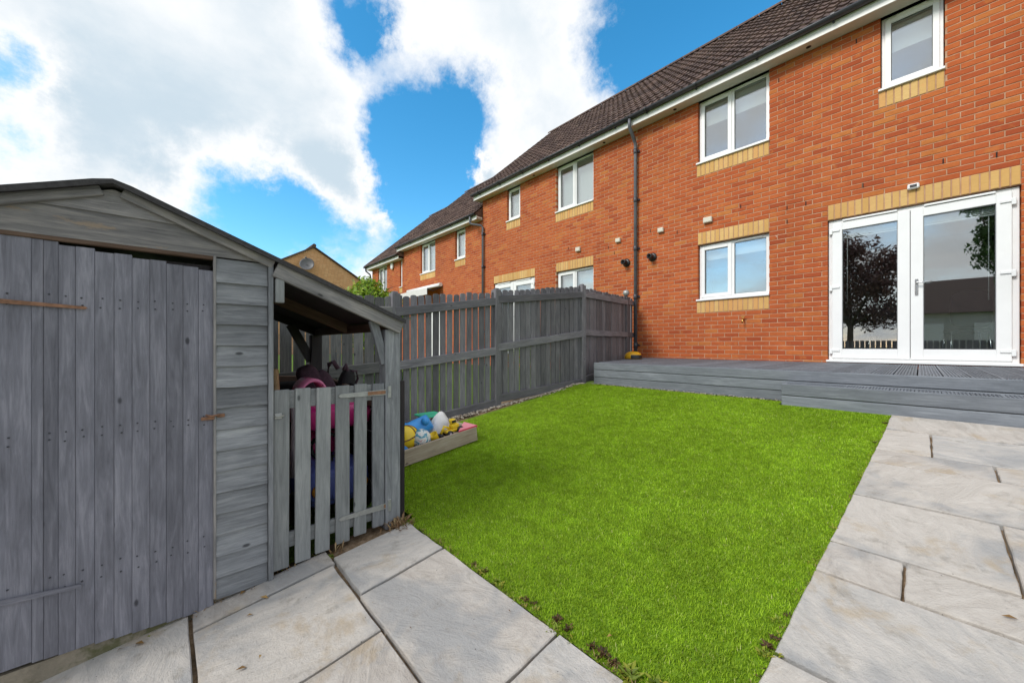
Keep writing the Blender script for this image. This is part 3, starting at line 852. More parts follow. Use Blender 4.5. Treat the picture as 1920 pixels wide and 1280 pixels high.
EY, EZ = 7.00, 4.955; RY, RZ = 10.65, 8.26      # eaves and ridge of the main roof (house 1 level)
def roof(house, xa, xb, dz, single=True, verge_l=.0, verge_r=.0):
    xa -= verge_l; xb += verge_r
    ez, rz = EZ + dz, RZ + dz
    m = MB()
    by = 2 * RY - EY
    m.add([(xa, EY, ez), (xb, EY, ez), (xb, RY, rz), (xa, RY, rz), (xb, by, ez), (xa, by, ez),
           (xa, EY + .1, ez - .06), (xb, EY + .1, ez - .06), (xb, by, ez - .06), (xa, by, ez - .06)],
          [(0, 1, 2, 3), (3, 2, 4, 5), (0, 6, 7, 1), (0, 3, 5, 9, 6), (1, 7, 8, 4, 2), (5, 4, 8, 9)])
    r = m.build('roof', 'roof_tile', house)
    sl = Vector((0, RY - EY, RZ - EZ)); SL = sl.length; u = sl.normalized()
    ncol = math.ceil((xb - xa) / .3); pw = (xb - xa) / ncol
    nrow = 16; g = (SL - .02) / nrow
    base = tile_mesh(); mj = MB(); tv = _tilemesh['v']
    for j in range(nrow):
        for i in range(ncol):
            p = Vector((xa + i * pw + random.uniform(-.002, .002), EY - .05, ez)) + u * (j * g + random.uniform(-.006, .006)) + Vector((0, -.0, .012)) - u * .03 + Vector((0, .05, 0))
            rz_ = random.uniform(-.012, .012)
            M = frame_from((1, 0, random.uniform(-.008, .008)), u, p) @ Matrix.Rotation(rz_, 4, 'Z') @ Matrix.Translation((0, 0, random.uniform(0, .007)))
            if single: place(bpy.data.objects.new('roof_tile', base), r, M)
            else: mj.add([M @ Vector(v) for v in tv.v], tv.f)
    if not single: tag(mj.build('roof_tiles', 'roof_tile', r), kind='stuff')
    n = round((xb - xa) / .45); L = (xb - xa) / n
    for i in range(n):
        a = xa + i * L; q = MB(); rings = []
        for x in (a + .004, a + L * .5, a + L - .004):
            rings.append([(x, RY + .12 * math.cos(t_), rz + .0 + .11 * math.sin(t_) - .015) for t_ in [math.pi * k / 8 for k in range(9)]])
        q.ring_loft(rings, False, False, True); q.build('ridge_tile', 'roof_tile', r)
    # verges
    for x in ([xa] if verge_l else []) + ([xb] if verge_r else []):
        q = MB()
        for (p0, p1) in (((EY - .03, ez + .02), (RY, rz + .03)), ((RY, rz + .03), (by, ez + .02))):
            q.add([(x - .03, p0[0], p0[1] + .03), (x + .03, p0[0], p0[1] + .03), (x + .03, p1[0], p1[1] + .03), (x - .03, p1[0], p1[1] + .03),
                   (x - .03, p0[0], p0[1] - .09), (x + .03, p0[0], p0[1] - .09), (x + .03, p1[0], p1[1] - .09), (x - .03, p1[0], p1[1] - .09)],
                  [(0, 1, 2, 3), (4, 7, 6, 5), (0, 3, 7, 4), (1, 5, 6, 2), (0, 4, 5, 1), (3, 2, 6, 7)])
        q.build('verge', 'roof_tile', r)
    return r

def eaves(house, xa, xb, dz, brackets=True, vents=()):
    z = 4.81 + dz
    f = MB().box(xa, xb, WY - .245, WY - .225, z - .012, z + .165, .002); fixn(f.build('fascia', 'fascia_white', house))
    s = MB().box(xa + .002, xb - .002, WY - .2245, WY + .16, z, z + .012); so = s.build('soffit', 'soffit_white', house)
    for vx in vents:
        MB().lathe([(.001, z - .004), (.028, z - .005), (.034, z - .001), (.034, z + .003)], 14, Matrix.Translation((vx, WY - .1, 0))).build('soffit_vent', 'dark_slot', so)
    # half-round gutter
    cy, cz, r = WY - .305, z + .155, .056
    ring = lambda x: [(x, cy + r * math.cos(t), cz + r * math.sin(t)) for t in [math.pi + math.pi * k / 10 for k in range(11)]] + \
                     [(x, cy + (r - .006) * math.cos(t), cz + (r - .006) * math.sin(t)) for t in [2 * math.pi - math.pi * k / 10 for k in range(11)]]
    g = MB().ring_loft([ring(xa - .02), ring((xa + xb) / 2), ring(xb + .0)], True, True, True)
    gu = fixn(g.build('gutter', 'pipe_grey', house))
    if brackets:
        x = xa + .35
        while x < xb:
            R2 = r + .007
            rr = lambda xx: [(xx, cy + R2 * math.cos(t), cz + R2 * math.sin(t)) for t in [math.pi * .96 + math.pi * 1.08 * k / 10 for k in range(11)]]
            b = MB().ring_loft([rr(x - .022), rr(x + .022)], False, False, False)
            b.box(x - .012, x + .012, cy + .02, WY - .2455, cz - .075, cz - .055)
            b.build('gutter_bracket', 'pipe_grey', gu); x += .95
    return gu

def downpipe(house, x, ztop, zbot, sx=None, dz=0.0):
    gx = sx if sx is not None else x
    pts = [(gx, WY - .305, ztop + .02), (gx, WY - .305, ztop - .20), (gx * .3 + x * .7, WY - .15, ztop - .36), (x, WY - .07, ztop - .46), (x, WY - .065, ztop - .55), (x, WY - .065, zbot)]
    if sx is not None:
        pts = [(gx, WY - .305, ztop + .02), (gx, WY - .30, ztop - .24), (gx + .05, WY - .28, ztop - .28), (x - .06, WY - .09, ztop - .335), (x, WY - .066, ztop - .40), (x, WY - .065, zbot)]
    p = fixn(MB().tube(pts, .034, 14).build('downpipe', 'pipe_light_grey', house))
    z = ztop - .62
    while z > zbot + .2:
        c = MB().lathe([(.035, z - .06), (.043, z - .05), (.043, z + .045), (.035, z + .05)], 14, Matrix.Translation((x, WY - .065, 0)))
        c.box(x - .07, x + .07, WY - .032, WY - .006, z - .018, z + .018, .003)
        fixn(c.build('pipe_clip', 'pipe_grey', p)); z -= 1.02
    return p

def vent_box(house, x, z, w=.115, h=.09):
    m = MB().box(x - w / 2, x + w / 2, WY - .055, WY - .002, z - h / 2, z + h / 2, .006)
    m.box(x - w / 2 + .012, x + w / 2 - .012, WY - .060, WY - .054, z - h / 2 + .012, z + h / 2 - .012, .002)
    fixn(m.build('vent_box', 'vent_cream', house))
def flue(house, x, z):
    M = Matrix.Translation((x, WY - .002, z)) @ Matrix.Rotation(R(90), 4, 'X')
    m = MB().lathe([(.085, 0), (.088, .012), (.07, .028), (.052, .034), (.05, .034), (.05, .11), (.054, .115), (.054, .16), (.044, .165), (.040, .165), (.036, .10), (.0005, .1)], 22, M)
    fixn(m.build('boiler_flue', 'black_plastic', house))

def rooms(house, xa, xb, dz):
    """dark plastered rooms behind the glass"""
    for (z0, z1) in ((0 + dz, 2.38 + dz), (2.62 + dz, 4.86 + dz)):
        y0, y1 = WY + .145, 11.2; a, b = xa + .12, xb - .12
        m = MB()
        m.add([(a, y0, z0), (b, y0, z0), (b, y1, z0), (a, y1, z0), (a, y0, z1), (b, y0, z1), (b, y1, z1), (a, y1, z1)],
              [(0, 1, 2, 3), (4, 7, 6, 5), (3, 2, 6, 7), (0, 3, 7, 4), (1, 5, 6, 2)])
        m.build('room', 'room_wall', house)

def weep(house, x, z):
    MB().box(x - .006, x + .006, WY - .0045, WY + .01, z, z + .062).build('weep_vent', 'dark_slot', house)

def terraced_house(label, xa, xb, dz, ops, n_bricks, tiles_single, verge_l=0.0, verge_r=0.0, zb=-1.0, blinds=True, vents=()):
    h = empty('terraced_house', ((xa + xb) / 2, WY, zb), label, 'house', 'brick houses of the terrace')
    holes = []
    for o in ops:
        holes.append((o['x0'], o['x1'], o['z0'] + dz, o['z1'] + dz))
        if o.get('lintel'): holes.append((o['x0'] - .0, o['x1'] + .0, o['z1'] + dz - .001, o['z1'] + dz + .225))
        if o.get('sillc'): holes.append((o['x0'] - .02, o['x1'], o['z0'] + dz - .225, o['z0'] + dz + .001))
    brick_wall(h, xa, xb, zb, 4.81 + dz, holes, n_bricks)
    for o in ops:
        if o.get('lintel'): soldier(h, 'lintel', o['x0'], o['x1'], o['z1'] + dz, o['z1'] + dz + .225)
        if o.get('sillc'): soldier(h, 'sill_course', o['x0'] - .02, o['x1'], o['z0'] + dz - .225, o['z0'] + dz)
        z0, z1 = o['z0'] + dz, o['z1'] + dz
        if o['kind'] == 'door': french_door(h, o['x0'] + .006, o['x1'] - .006, z0, z1 - .012)
        else: window(h, o['x0'] + .008, o['x1'] - .008, z0 + .026, z1 - (.012 if o.get('lintel') else .004), o.get('split', True), o.get('blind', 0), o.get('glass', 'glass'), blind_off=o.get('boff', 0))
    roof(h, xa, xb, dz, tiles_single, verge_l, verge_r)
    eaves(h, xa - verge_l, xb + verge_r, dz, vents=vents)
    rooms(h, xa, xb, dz)
    return h

# house 1: behind the deck
H1 = [dict(kind='door', x0=-.938, x1=.795, z0=.006, z1=2.13, lintel=True),
      dict(kind='win', x0=-2.815, x1=-1.684, z0=1.08, z1=2.13, lintel=True, sillc=True, blind=.22),
      dict(kind='win', x0=-2.815, x1=-1.684, z0=3.63, z1=4.812, sillc=True, blind=.36),
      dict(kind='win', x0=-.372, x1=.214, z0=3.78, z1=4.812, sillc=True, split=False, blind=.45)]
h1 = terraced_house('red brick terraced house with white French doors opening onto the grey deck', -4.04, 1.32, 0.0, H1, 300, True, 0, .12, vents=(-3.2, -1.15, .6))
downpipe(h1, -4.05, 4.96, .012)
vent_box(h1, -3.519, 2.567); vent_box(h1, -2.629, 2.552, .15, .10); flue(h1, -3.70, 2.06)
for (x, z) in ((-3.2, 2.43), (-2.1, 2.63), (-1.44, 2.43), (-1.2, 2.43), (-1.44, 2.205), (-.55, 2.505), (.2, 2.58), (.62, 2.505), (-3.75, 2.58), (-1.55, 4.53), (-.62, 4.605), (.55, 4.605)): weep(h1, x, z)
# sensor light over the door
m = MB().box(-.115, -.005, WY - .055, WY - .006, 2.325, 2.395, .012); s_ = fixn(m.build('sensor_light', 'upvc', h1))
MB().box(-.092, -.028, WY - .0575, WY - .0535, 2.342, 2.378).build('sensor_lens', 'black_plastic', s_)
# garden tap
m = MB().tube([(-2.05, WY, .70), (-2.05, WY - .06, .70), (-2.05, WY - .085, .685), (-2.05, WY - .09, .635)], .012, 8)
m.tube([(-2.05, WY - .05, .70), (-2.05, WY - .05, .745)], .007, 8).box(-2.085, -2.015, WY - .058, WY - .042, .742, .755, .003)
fixn(m.build('garden_tap', 'metal_brass', h1))

# house 2: mirrored neighbour
H2 = [dict(kind='door', x0=-8.80, x1=-7.06, z0=.006, z1=2.13, lintel=True),
      dict(kind='win', x0=-6.30, x1=-5.16, z0=1.08, z1=2.13, lintel=True, sillc=True, blind=.97),
      dict(kind='win', x0=-6.30, x1=-5.16, z0=3.63, z1=4.812, sillc=True, blind=.88, boff=.12),
      dict(kind='win', x0=-8.20, x1=-7.64, z0=3.855, z1=4.812, sillc=True, split=False, blind=.98)]
h2 = terraced_house('red brick terraced house behind the fence, joined on left of the deck house', -9.355, -4.04, 0.0, H2, 300, True, .16, 0, vents=(-7.0, -4.8))
vent_box(h2, -4.49, 2.563); vent_box(h2, -5.584, 2.57, .13, .10); flue(h2, -4.294, 2.037)
for (x, z) in ((-4.75, 2.43), (-5.0, 2.205), (-5.9, 2.63), (-4.6, 2.28)): weep(h2, x, z)

# house 3: a step lower
H3 = [dict(kind='door', x0=-12.95, x1=-11.85, z0=.006, z1=2.13, lintel=True),
      dict(kind='win', x0=-13.33, x1=-12.23, z0=3.63, z1=4.812, sillc=True, blind=.92, boff=.08),
      dict(kind='win', x0=-10.90, x1=-10.31, z0=3.78, z1=4.812, sillc=True, split=False, blind=.98)]
h3 = terraced_house('red brick terraced house with white folded awning, one step lower', -14.78, -9.358, -.60, H3, 0, False, .16, 0, zb=-1.6)
downpipe(h3, -9.27, 4.36, -.9, sx=-9.62)
MB().box(-9.60, -9.362, WY - .2445, WY - .006, 4.245, 4.40, .003).build('eaves_box_end', 'fascia_white', h3)
aw = MB(); ya, yb = WY - .08, WY - .62
aw.add([(-14.2, ya, 2.42), (-11.75, ya, 2.42), (-11.75, yb, 2.27), (-14.2, yb, 2.27), (-14.2, ya, 2.40), (-11.75, ya, 2.40), (-11.75, yb, 2.25), (-14.2, yb, 2.25), (-14.2, yb, 2.05), (-11.75, yb, 2.05), (-14.2, yb + .01, 2.05), (-11.75, yb + .01, 2.05)],
       [(0, 3, 2, 1), (4, 5, 6, 7), (3, 8, 9, 2), (7, 6, 11, 10), (0, 4, 7, 3), (1, 2, 6, 5), (8, 10, 11, 9)])
awn = aw.build('awning', 'awning_cloth', h3)
fixn(MB().tube([(-14.25, ya, 2.45), (-11.70, ya, 2.45)], .07, 12).build('awning_cassette', 'upvc', awn))
MB().tube([(-11.72, ya, 2.36), (-11.72, ya - .3, 2.2), (-11.72, yb, 2.24)], .022, 8).build('awning_arm', 'black_plastic', awn)

# house 4: farthest
H4 = [dict(kind='win', x0=-17.45, x1=-16.45, z0=3.63, z1=4.812, sillc=True, blind=.3),
      dict(kind='win', x0=-15.15, x1=-14.92, z0=3.63, z1=4.812, sillc=True, split=False, blind=.9)]
h4 = terraced_house('farthest red brick terraced house with white alarm box under its eaves', -18.12, -14.783, -.90, H4, 0, False, .22, 0, zb=-1.9)
m = MB().ellipsoid((-15.81, WY - .05, 3.76), (.11, .05, .16), 14, 8, .8); fixn(m.build('alarm_box', 'upvc', h4))
fixn(MB().tube([(-18.25, WY - .30, 4.06), (-18.2, WY - .28, 3.85), (-18.15, WY - .1, 3.7), (-18.14, WY - .06, 3.5), (-18.14, WY - .06, -1)], .034, 10).build('downpipe', 'pipe_grey', h4))

# pale gable-end house beyond
hg = empty('gable_house', (-33, 7.5, -1.5), 'pale orange brick house with gable end and satellite dish, beyond the shed', 'house')
gx, gy, gzr = -29.0, 7.5, 7.15; hw = 4.4; ezz = gzr - hw * .60
bw = MB()
m = MB()
m.add([(gx + .01 - .02, gy - hw, -1.6), (gx - .01, gy + hw, -1.6), (gx - .01, gy + hw, ezz), (gx - .01, gy, gzr), (gx - .01, gy - hw, ezz)], [(0, 1, 2, 3, 4)])
m.add([(gx - 9, gy - hw, -1.6), (gx - 9, gy + hw, -1.6), (gx - 9, gy + hw, ezz), (gx - 9, gy, gzr), (gx - 9, gy - hw, ezz)], [(4, 3, 2, 1, 0)])
for s in (-1, 1):
    m.add([(gx - .01, gy + s * hw, -1.6), (gx - 9, gy + s * hw, -1.6), (gx - 9, gy + s * hw, ezz), (gx - .01, gy + s * hw, ezz)], [(0, 1, 2, 3)])
gw = m.build('wall', 'mortar', hg)
k = 0
while True:
    z0 = 1.0 + k * .075; z1 = z0 + .065
    if z1 > gzr - .05: break
    half = min(hw, (gzr - z1) / .60)
    y = gy - half - (.1125 if k % 2 else 0)
    while y < gy + half:
        a, b = max(y, gy - half), min(y + .215, gy + half)
        if b - a > .04: bw.add([(gx, a, z0), (gx, b, z0), (gx, b, z1), (gx, a, z1), (gx - .012, a, z0), (gx - .012, b, z0), (gx - .012, b, z1), (gx - .012, a, z1)], [(0, 1, 2, 3), (0, 4, 5, 1), (3, 2, 6, 7), (1, 5, 6, 2), (0, 3, 7, 4)])
        y += .225
    k += 1
tag(bw.build('bricks', 'brick_pale_joined', gw), kind='stuff')
m = MB()
for s in (-1, 1):
    n = Vector((0, s * .60, 1)).normalized() * .09
    e0 = Vector((gx + .12, gy + s * (hw + .3), ezz - .18)); r0 = Vector((gx + .12, gy, gzr)); dx = Vector((-9.3, 0, 0))
    q = [e0, r0, r0 + dx, e0 + dx]
    m.add([*q, *[p + n for p in q]], [(0, 1, 2, 3), (4, 7, 6, 5), (0, 4, 5, 1), (1, 5, 6, 2), (2, 6, 7, 3), (3, 7, 4, 0)])
rg = fixn(m.build('roof', 'roof_tile', hg))
fixn(MB().tube([(gx + .15, gy, gzr + .14), (gx - 9.2, gy, gzr + .14)], .13, 10).build('ridge_tile', 'roof_tile', rg))
dpos = Vector((gx, 6.95, 5.75))
nrm = Vector((.86, -.40, .3)).normalized()
D = frame_from(nrm.cross(Vector((0, 0, 1))), nrm.cross(nrm.cross(Vector((0, 0, 1)))), dpos + Vector((.45, 0, .1)))
if (D.to_3x3() @ Vector((0, 0, 1))).dot(nrm) < 0: D = D @ Matrix.Rotation(math.pi, 4, 'X')
m = MB().lathe([(.001, -.10), (.2, -.085), (.38, -.03), (.46, .02), (.46, .03), (.38, -.015), (.2, -.07), (.002, -.085)], 24, D, cap=False)
m.tube([dpos, dpos + Vector((.25, 0, -.05)), dpos + Vector((.45, 0, .1))], .03, 8)
c0 = D @ Vector((0, -.42, -.02)); c1 = D @ Vector((0, -.25, .45))
m.tube([c0, c1], .018, 6).ellipsoid(c1, (.06, .06, .06), 10, 6)
fixn(m.build('satellite_dish', 'dish_grey', hg))

# ------------------------------------------------------------------ deck
deck = empty('deck', (0, 6, -.32), 'grey painted timber deck with grooved boards along the house wall', 'deck')
DF = 4.70
def deck_left(y): return -3.317 - (y - DF) * (.70 / 2.6)
def ribbed(name, x0, x1, y0, y1, ztop, parent, T=.026, along='y', ribs=7):
    """grooved deck board; local X is its length"""
    if along == 'y': L, Wd = y1 - y0, x1 - x0; M = frame_from((0, 1, 0), (-1, 0, 0), ((x0 + x1) / 2, (y0 + y1) / 2, ztop - T))
    else: L, Wd = x1 - x0, y1 - y0; M = frame_from((1, 0, 0), (0, 1, 0), ((x0 + x1) / 2, (y0 + y1) / 2, ztop - T))
    key = ('rib', round(L, 3), round(Wd, 3), ribs)
    if key not in _bcache:
        prof = [(-Wd / 2, 0), (-Wd / 2, T - .002)]
        p = Wd / ribs
        for i in range(ribs):
            a = -Wd / 2 + i * p
            prof += [(a + p * .14, T), (a + p * .60, T), (a + p * .66, T - .008), (a + p * .98, T - .008)] if i < ribs - 1 else [(a + p * .14, T), (a + p * .86, T)]
        prof += [(Wd / 2, T - .002), (Wd / 2, 0)]
        n = len(prof); m = MB()
        m.add([(-L / 2, y, z) for y, z in prof] + [(L / 2, y, z) for y, z in prof],
              [(i, (i + 1) % n, n + (i + 1) % n, n + i) for i in range(n)] + [tuple(reversed(range(n))), tuple(range(n, 2 * n))])
        me = bpy.data.meshes.new(name); me.from_pydata(m.v, [], m.f); me.materials.append(MATS['deck_wood']); me.update()
        bm = bmesh.new(); bm.from_mesh(me); bmesh.ops.recalc_face_normals(bm, faces=bm.faces); bm.to_mesh(me); bm.free()
        _bcache[key] = me
    return place(bpy.data.objects.new(name, _bcache[key]), parent, M)

x = 2.9; Wd = .137; pitch = .146
while x > -3.98:
    xl = x - Wd
    ys = DF + .024
    if xl < deck_left(DF): ys = DF + .024 + (-3.317 - xl) / (.70 / 2.6)
    ye = WY - .012
    if xl < .85 and x > -1.0: ye = WY - .058          # short of the door threshold
    if ye - ys > .12: ribbed('deck_board', xl, x, ys, ye, 0.0 + random.uniform(-.0015, .0008), deck)
    x -= pitch
for i in range(3):
    z = -.004 - i * .108
    a = (-3.317, DF + .009 + i * .004, z - .052); b = (2.9, DF + .009 + i * .004, z - .052)
    xs = [-3.317, 1.3 + i * .5, 2.9]
    for p, q in zip(xs[:-1], xs[1:]):
        board('fascia_board', (p + .001, DF + .010 + i * .003, z - .052), (q - .001, DF + .010 + i * .003, z - .052), (0, 0, 1), .1035, .020, 'deck_wood', deck, .006)
# left return towards the wall
for i in range(3):
    z = -.030 - i * .108
    board('side_board', (-3.325, DF + .03, z - .052), (deck_left(7.2), 7.2, z - .052), (0, 0, 1), .1035, .018, 'deck_wood', deck)
MB().box(-3.2, 2.85, DF + .05, WY - .02, -.40, -.06).build('deck_frame', 'dark_wood', deck)
step = empty('deck_step', (.6, 4.58, -.32), 'long grey timber step in front of the deck below the French doors', 'step')
SX0, SF, SZ = -.925, 4.45, -.120
x = SX0 + .022
while x < 2.8:
    ribbed('step_board', x, x + .140, SF + .022, DF - .003, SZ + random.uniform(-.001, .0008), step); x += .146
for i, (h, zt) in enumerate(((.112, SZ - .002), (.098, SZ - .119))):
    board('riser_board', (SX0, SF + .010 + .004 * i, zt - h / 2), (2.8, SF + .010 + .004 * i, zt - h / 2), (0, 0, 1), h, .020, 'deck_wood', step, .006)
    board('end_board', (SX0 + .010 + .002 * i, SF + .024, zt - h / 2), (SX0 + .010 + .002 * i, DF - .004, zt - h / 2), (0, 0, 1), h, .018, 'deck_wood', step)
MB().box(SX0 + .03, 2.78, SF + .03, DF - .01, -.42, SZ - .035).build('step_frame', 'dark_wood', step)

# yellow toy helmet lying on the deck by the fence
def on_deck(px, py, z):
    d = pix_dir(px, py); t = (z - CAMZ) / d.z
    return Vector((d.x * t, d.y * t, z))
hp = Vector((-3.60, 6.35, .0))
yt = empty('toy_helmet', hp, 'yellow domed toy helmet lying on the far left corner of the deck', 'toy')
prof = [(.155, 0), (.158, .03), (.15, .07), (.125, .105), (.08, .128), (.03, .137), (.001, .138)]
MT = Matrix.Translation(hp + Vector((0, 0, .004)))
fixn(MB().lathe(prof, 22, MT @ Matrix.Scale(1.0, 4)).build('shell', 'toy_amber', yt))
vz = MB(); rings = []  # black sheet on the closed dome paints in the dark of its opening
for (rr, z) in ((.162, .008), (.164, .04), (.155, .075)):
    rings.append([MT @ Vector((rr * math.cos(a), rr * math.sin(a), z)) for a in [R(-75) + R(100) * k / 12 for k in range(13)]])
vz.ring_loft(rings, False, False, True); vz.build('dark_opening', 'black_plastic', yt)

# ------------------------------------------------------------------ boundary fence
fence = empty('boundary_fence', (-3.7, 3, -.7), 'dark grey picket-style boundary fence of vertical boards running up to the house', 'fence')
def post(x, y, zt, w=.095, zb=None, mat='fence_wood', round_top=True):
    zb = gz(y) - .10 if zb is None else zb
    m = MB(); L = zt - zb
    # local X is up, so the grain runs up the post
    m.box(-L / 2, L / 2 - .02, -w / 2, w / 2, -w / 2, w / 2, .006)
    m.box(L / 2 - .021, L / 2, -w / 2 + .014, w / 2 - .014, -w / 2 + .014, w / 2 - .014, .012)
    return fixn(m.build('post', mat, fence, frame_from((0, 0, 1), (0, 1, 0), (x, y, (zt + zb) / 2))))

def bay(p0, p1, n, pw, top, rails, bot, mat='fence_wood', rail_side=1, jit=.012):
    """p0,p1 plan points; top/bot = (z0,z1) of the pales; rails = list of (z0,z1,h)"""
    p0 = Vector((*p0, 0)); p1 = Vector((*p1, 0)); d = (p1 - p0); L = d.length; u = d.normalized()
    nrm = Vector((u.y, -u.x, 0)) * rail_side       # towards the garden
    for i in range(n):
        f = (i + .5) / n
        c = p0 + d * f + nrm * (random.uniform(-.004, .002))
        zt = top[0] + (top[1] - top[0]) * f + random.uniform(-jit, jit); zb = bot[0] + (bot[1] - bot[0]) * f + random.uniform(-.01, .01)
        Lp = zt - zb; w_ = pw * random.uniform(.93, 1.05); e = random.uniform(.006, .018)
        lean = random.uniform(-.006, .006)
        M = frame_from(Vector((u.x * lean, u.y * lean, 1)), u, (c.x, c.y, (zt + zb) / 2))
        shape_prism('pale', [(-Lp / 2, -w_ / 2), (Lp / 2 - e, -w_ / 2), (Lp / 2 - e * .35, -w_ * .36), (Lp / 2, -w_ * .12), (Lp / 2, w_ * .12), (Lp / 2 - e * .35, w_ * .36), (Lp / 2 - e, w_ / 2), (-Lp / 2, w_ / 2)], M, .019, mat, fence)
    for (za, zb_, h) in rails:
        a = p0 + nrm * .030; b = p1 + nrm * .030
        board('rail', (a.x, a.y, za), (b.x, b.y, zb_), (0, 0, 1), h, .038, mat, fence, .004)

PA, PB, PC, PD, PE = (-3.86, 1.80), (-3.665, 3.08), (-3.535, 4.70), (-4.02, 6.80), (-4.145, 7.27)
bay(PA, PB, 15, .069, (.79, .935), [(.615, .815, .095), (.03, .185, .095), (-.64, -.475, .10)], (-.66, -.50))
bay(PB, PC, 17, .079, (.955, 1.165), [(.835, 1.035, .095), (.225, .435, .095), (-.425, -.31, .10)], (-.47, -.34))
bay(PC, PD, 15, .128, (1.155, 1.235), [(1.045, 1.12, .095), (.45, .47, .095), (-.27, -.22, .10)], (-.33, -.31))
bay(PD, PE, 3, .13, (1.24, 1.25), [(1.13, 1.14, .095), (.47, .47, .095)], (-.31, -.31))
post(*PA, .84); post(*PB, .985); post(*PC, 1.20); post(*PD, 1.25)
PZ = (-4.02, .20); PY_ = (-4.16, -1.45); PX_ = (-4.3, -3.2)
bay(PZ, PA, 15, .098, (.66, .79), [(-.10, .04, .11), (-.70, -.6, .10), (.52, .63, .09)], (-.82, -.62), 'old_fence_wood')
bay(PY_, PZ, 15, .100, (.48, .66), [(.34, .5, .095), (-.3, -.12, .10)], (-1.05, -.85), 'old_fence_wood')
bay(PX_, PY_, 15, .105, (.3, .48), [(.16, .32, .095), (-.5, -.3, .10)], (-1.2, -1.0), 'old_fence_wood')
post(*PZ, .70, mat='old_fence_wood'); post(*PY_, .52, mat='old_fence_wood')
# pale globe lamp on the end post
lg = MB().lathe([(.012, 1.24), (.03, 1.252), (.055, 1.27), (.066, 1.305), (.06, 1.34), (.04, 1.362), (.012, 1.372), (.001, 1.373)], 18, Matrix.Translation((PD[0] + .01, PD[1] - .0, 0)))
fixn(lg.build('post_lamp', 'pipe_light_grey', fence))
bpy.data.objects['post_lamp'].data.materials[0] = MATS['galvanised']

# gravel strip along the fence
m = MB(); 
def pebble(m, c, r):
    a = random.uniform(0, 6.28); sx, sy, sz = r * random.uniform(.7, 1.3), r * random.uniform(.7, 1.2), r * random.uniform(.4, .7)
    vs = []
    for (x, y, z) in ((1, 0, 0), (.3, .95, .1), (-.8, .6, -.1), (-.9, -.5, .1), (.4, -.9, 0), (.1, .1, 1), (0, 0, -.8)):
        j = random.uniform(.8, 1.2); X, Y = x * sx * j, y * sy * j
        vs.append((c[0] + X * math.cos(a) - Y * math.sin(a), c[1] + X * math.sin(a) + Y * math.cos(a), c[2] + z * sz))
    m.add(vs, [(i, (i + 1) % 5, 5) for i in range(5)] + [((i + 1) % 5, i, 6) for i in range(5)], True)
for i in range(1500):
    y = random.uniform(1.9, 4.66); fx = -3.535 - (4.7 - y) * .08 + (.0)
    x = fx + random.uniform(.01, .16) * random.uniform(.4, 1); pebble(m, (x, y, gz(y) - .012 + random.uniform(0, .014)), random.uniform(.006, .016))
for i in range(500):
    x = random.uniform(-3.35, -.9); pebble(m, (x, random.uniform(4.672, 4.695), -.318 + random.uniform(-.01, .006)), random.uniform(.004, .010))
tag(m.build('gravel', 'gravel_stone'), 'strip of pale loose gravel along the foot of the fence and deck', 'gravel', kind='stuff')
sheet('gravel_bed', [(-3.9, -3.4, 1.8, 4.45), (-3.56, -3.3, 4.45, 4.74)], -.022, 'joint_sand')

# ------------------------------------------------------------------ shed with lean-to
SXF = -2.06                      # front plane of the shed
shed = empty('garden_shed', (-2.8, .2, -.9), 'weathered grey timber shed with felt roof and open lean-to beside the lawn', 'shed')
SB, AP, APY = -.835, .868, -.157          # shed bottom, apex height, apex y
SL_ = .405                       # roof slope
SHR, SHL = .345, -.66            # shed side walls (y)
DEPTH = 1.58; XB = SXF - DEPTH
def rz_at(y): return AP - abs(y - APY) * SL_
M_front = lambda y, z, off=0.0: frame_from((0, 1, 0), (0, 0, 1), (SXF + off, y, z))   # local x = +y, local y = up, local z = +x
# concrete base
m = MB(); 
m.add([(SXF - .01, -.70, -1.15), (SXF - .01, .33, -1.15), (SXF - .01, .33, SB - .012), (SXF - .01, -.70, SB - .012), (XB, -.70, -1.15), (XB, .33, -1.15), (XB, .33, SB - .012), (XB, -.70, SB - .012)],
      [(0, 1, 2, 3), (3, 2, 6, 7), (0, 3, 7, 4), (1, 5, 6, 2), (4, 7, 6, 5)])
m.build('concrete_base', 'concrete_mossy', shed)
# dark interior liner behind the front
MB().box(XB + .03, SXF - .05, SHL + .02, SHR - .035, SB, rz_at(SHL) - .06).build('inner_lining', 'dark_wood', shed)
# cladding to the right of the door
nb = 16; zt0, zb0 = .630, -.828; bh = (zt0 - zb0) / nb
for i in range(nb):
    z = zb0 + (i + .5) * bh
    yl, yr = .146, .333
    # feather-edge boards: thicker at the lower edge, lapping the one below
    h = bh + .012
    poly_lo, poly_hi = .022, .008
    m = MB(); L = yr - yl
    bow = random.uniform(-.0025, .0025)
    nseg = 4; vs = []; fs = []
    for q in range(nseg + 1):
        f = q / nseg; yy = -L / 2 + L * f; dz = bow * math.sin(math.pi * f) + random.uniform(-.0008, .0008)
        vs += [(yy, -h / 2 + dz, 0), (yy, -h / 2 + dz, poly_lo), (yy, h / 2, poly_hi), (yy, h / 2, 0)]
    for q in range(nseg):
        for k in range(4): fs.append((q * 4 + k, q * 4 + (k + 1) % 4, q * 4 + 4 + (k + 1) % 4, q * 4 + 4 + k))
    fs += [(3, 2, 1, 0), (nseg * 4, nseg * 4 + 1, nseg * 4 + 2, nseg * 4 + 3)]
    m.add(vs, fs)
    fixn(m.build('cladding_board', 'cladding_wood', shed, M_front((yl + yr) / 2, z - .004, -.006 + random.uniform(-.001, .001))))
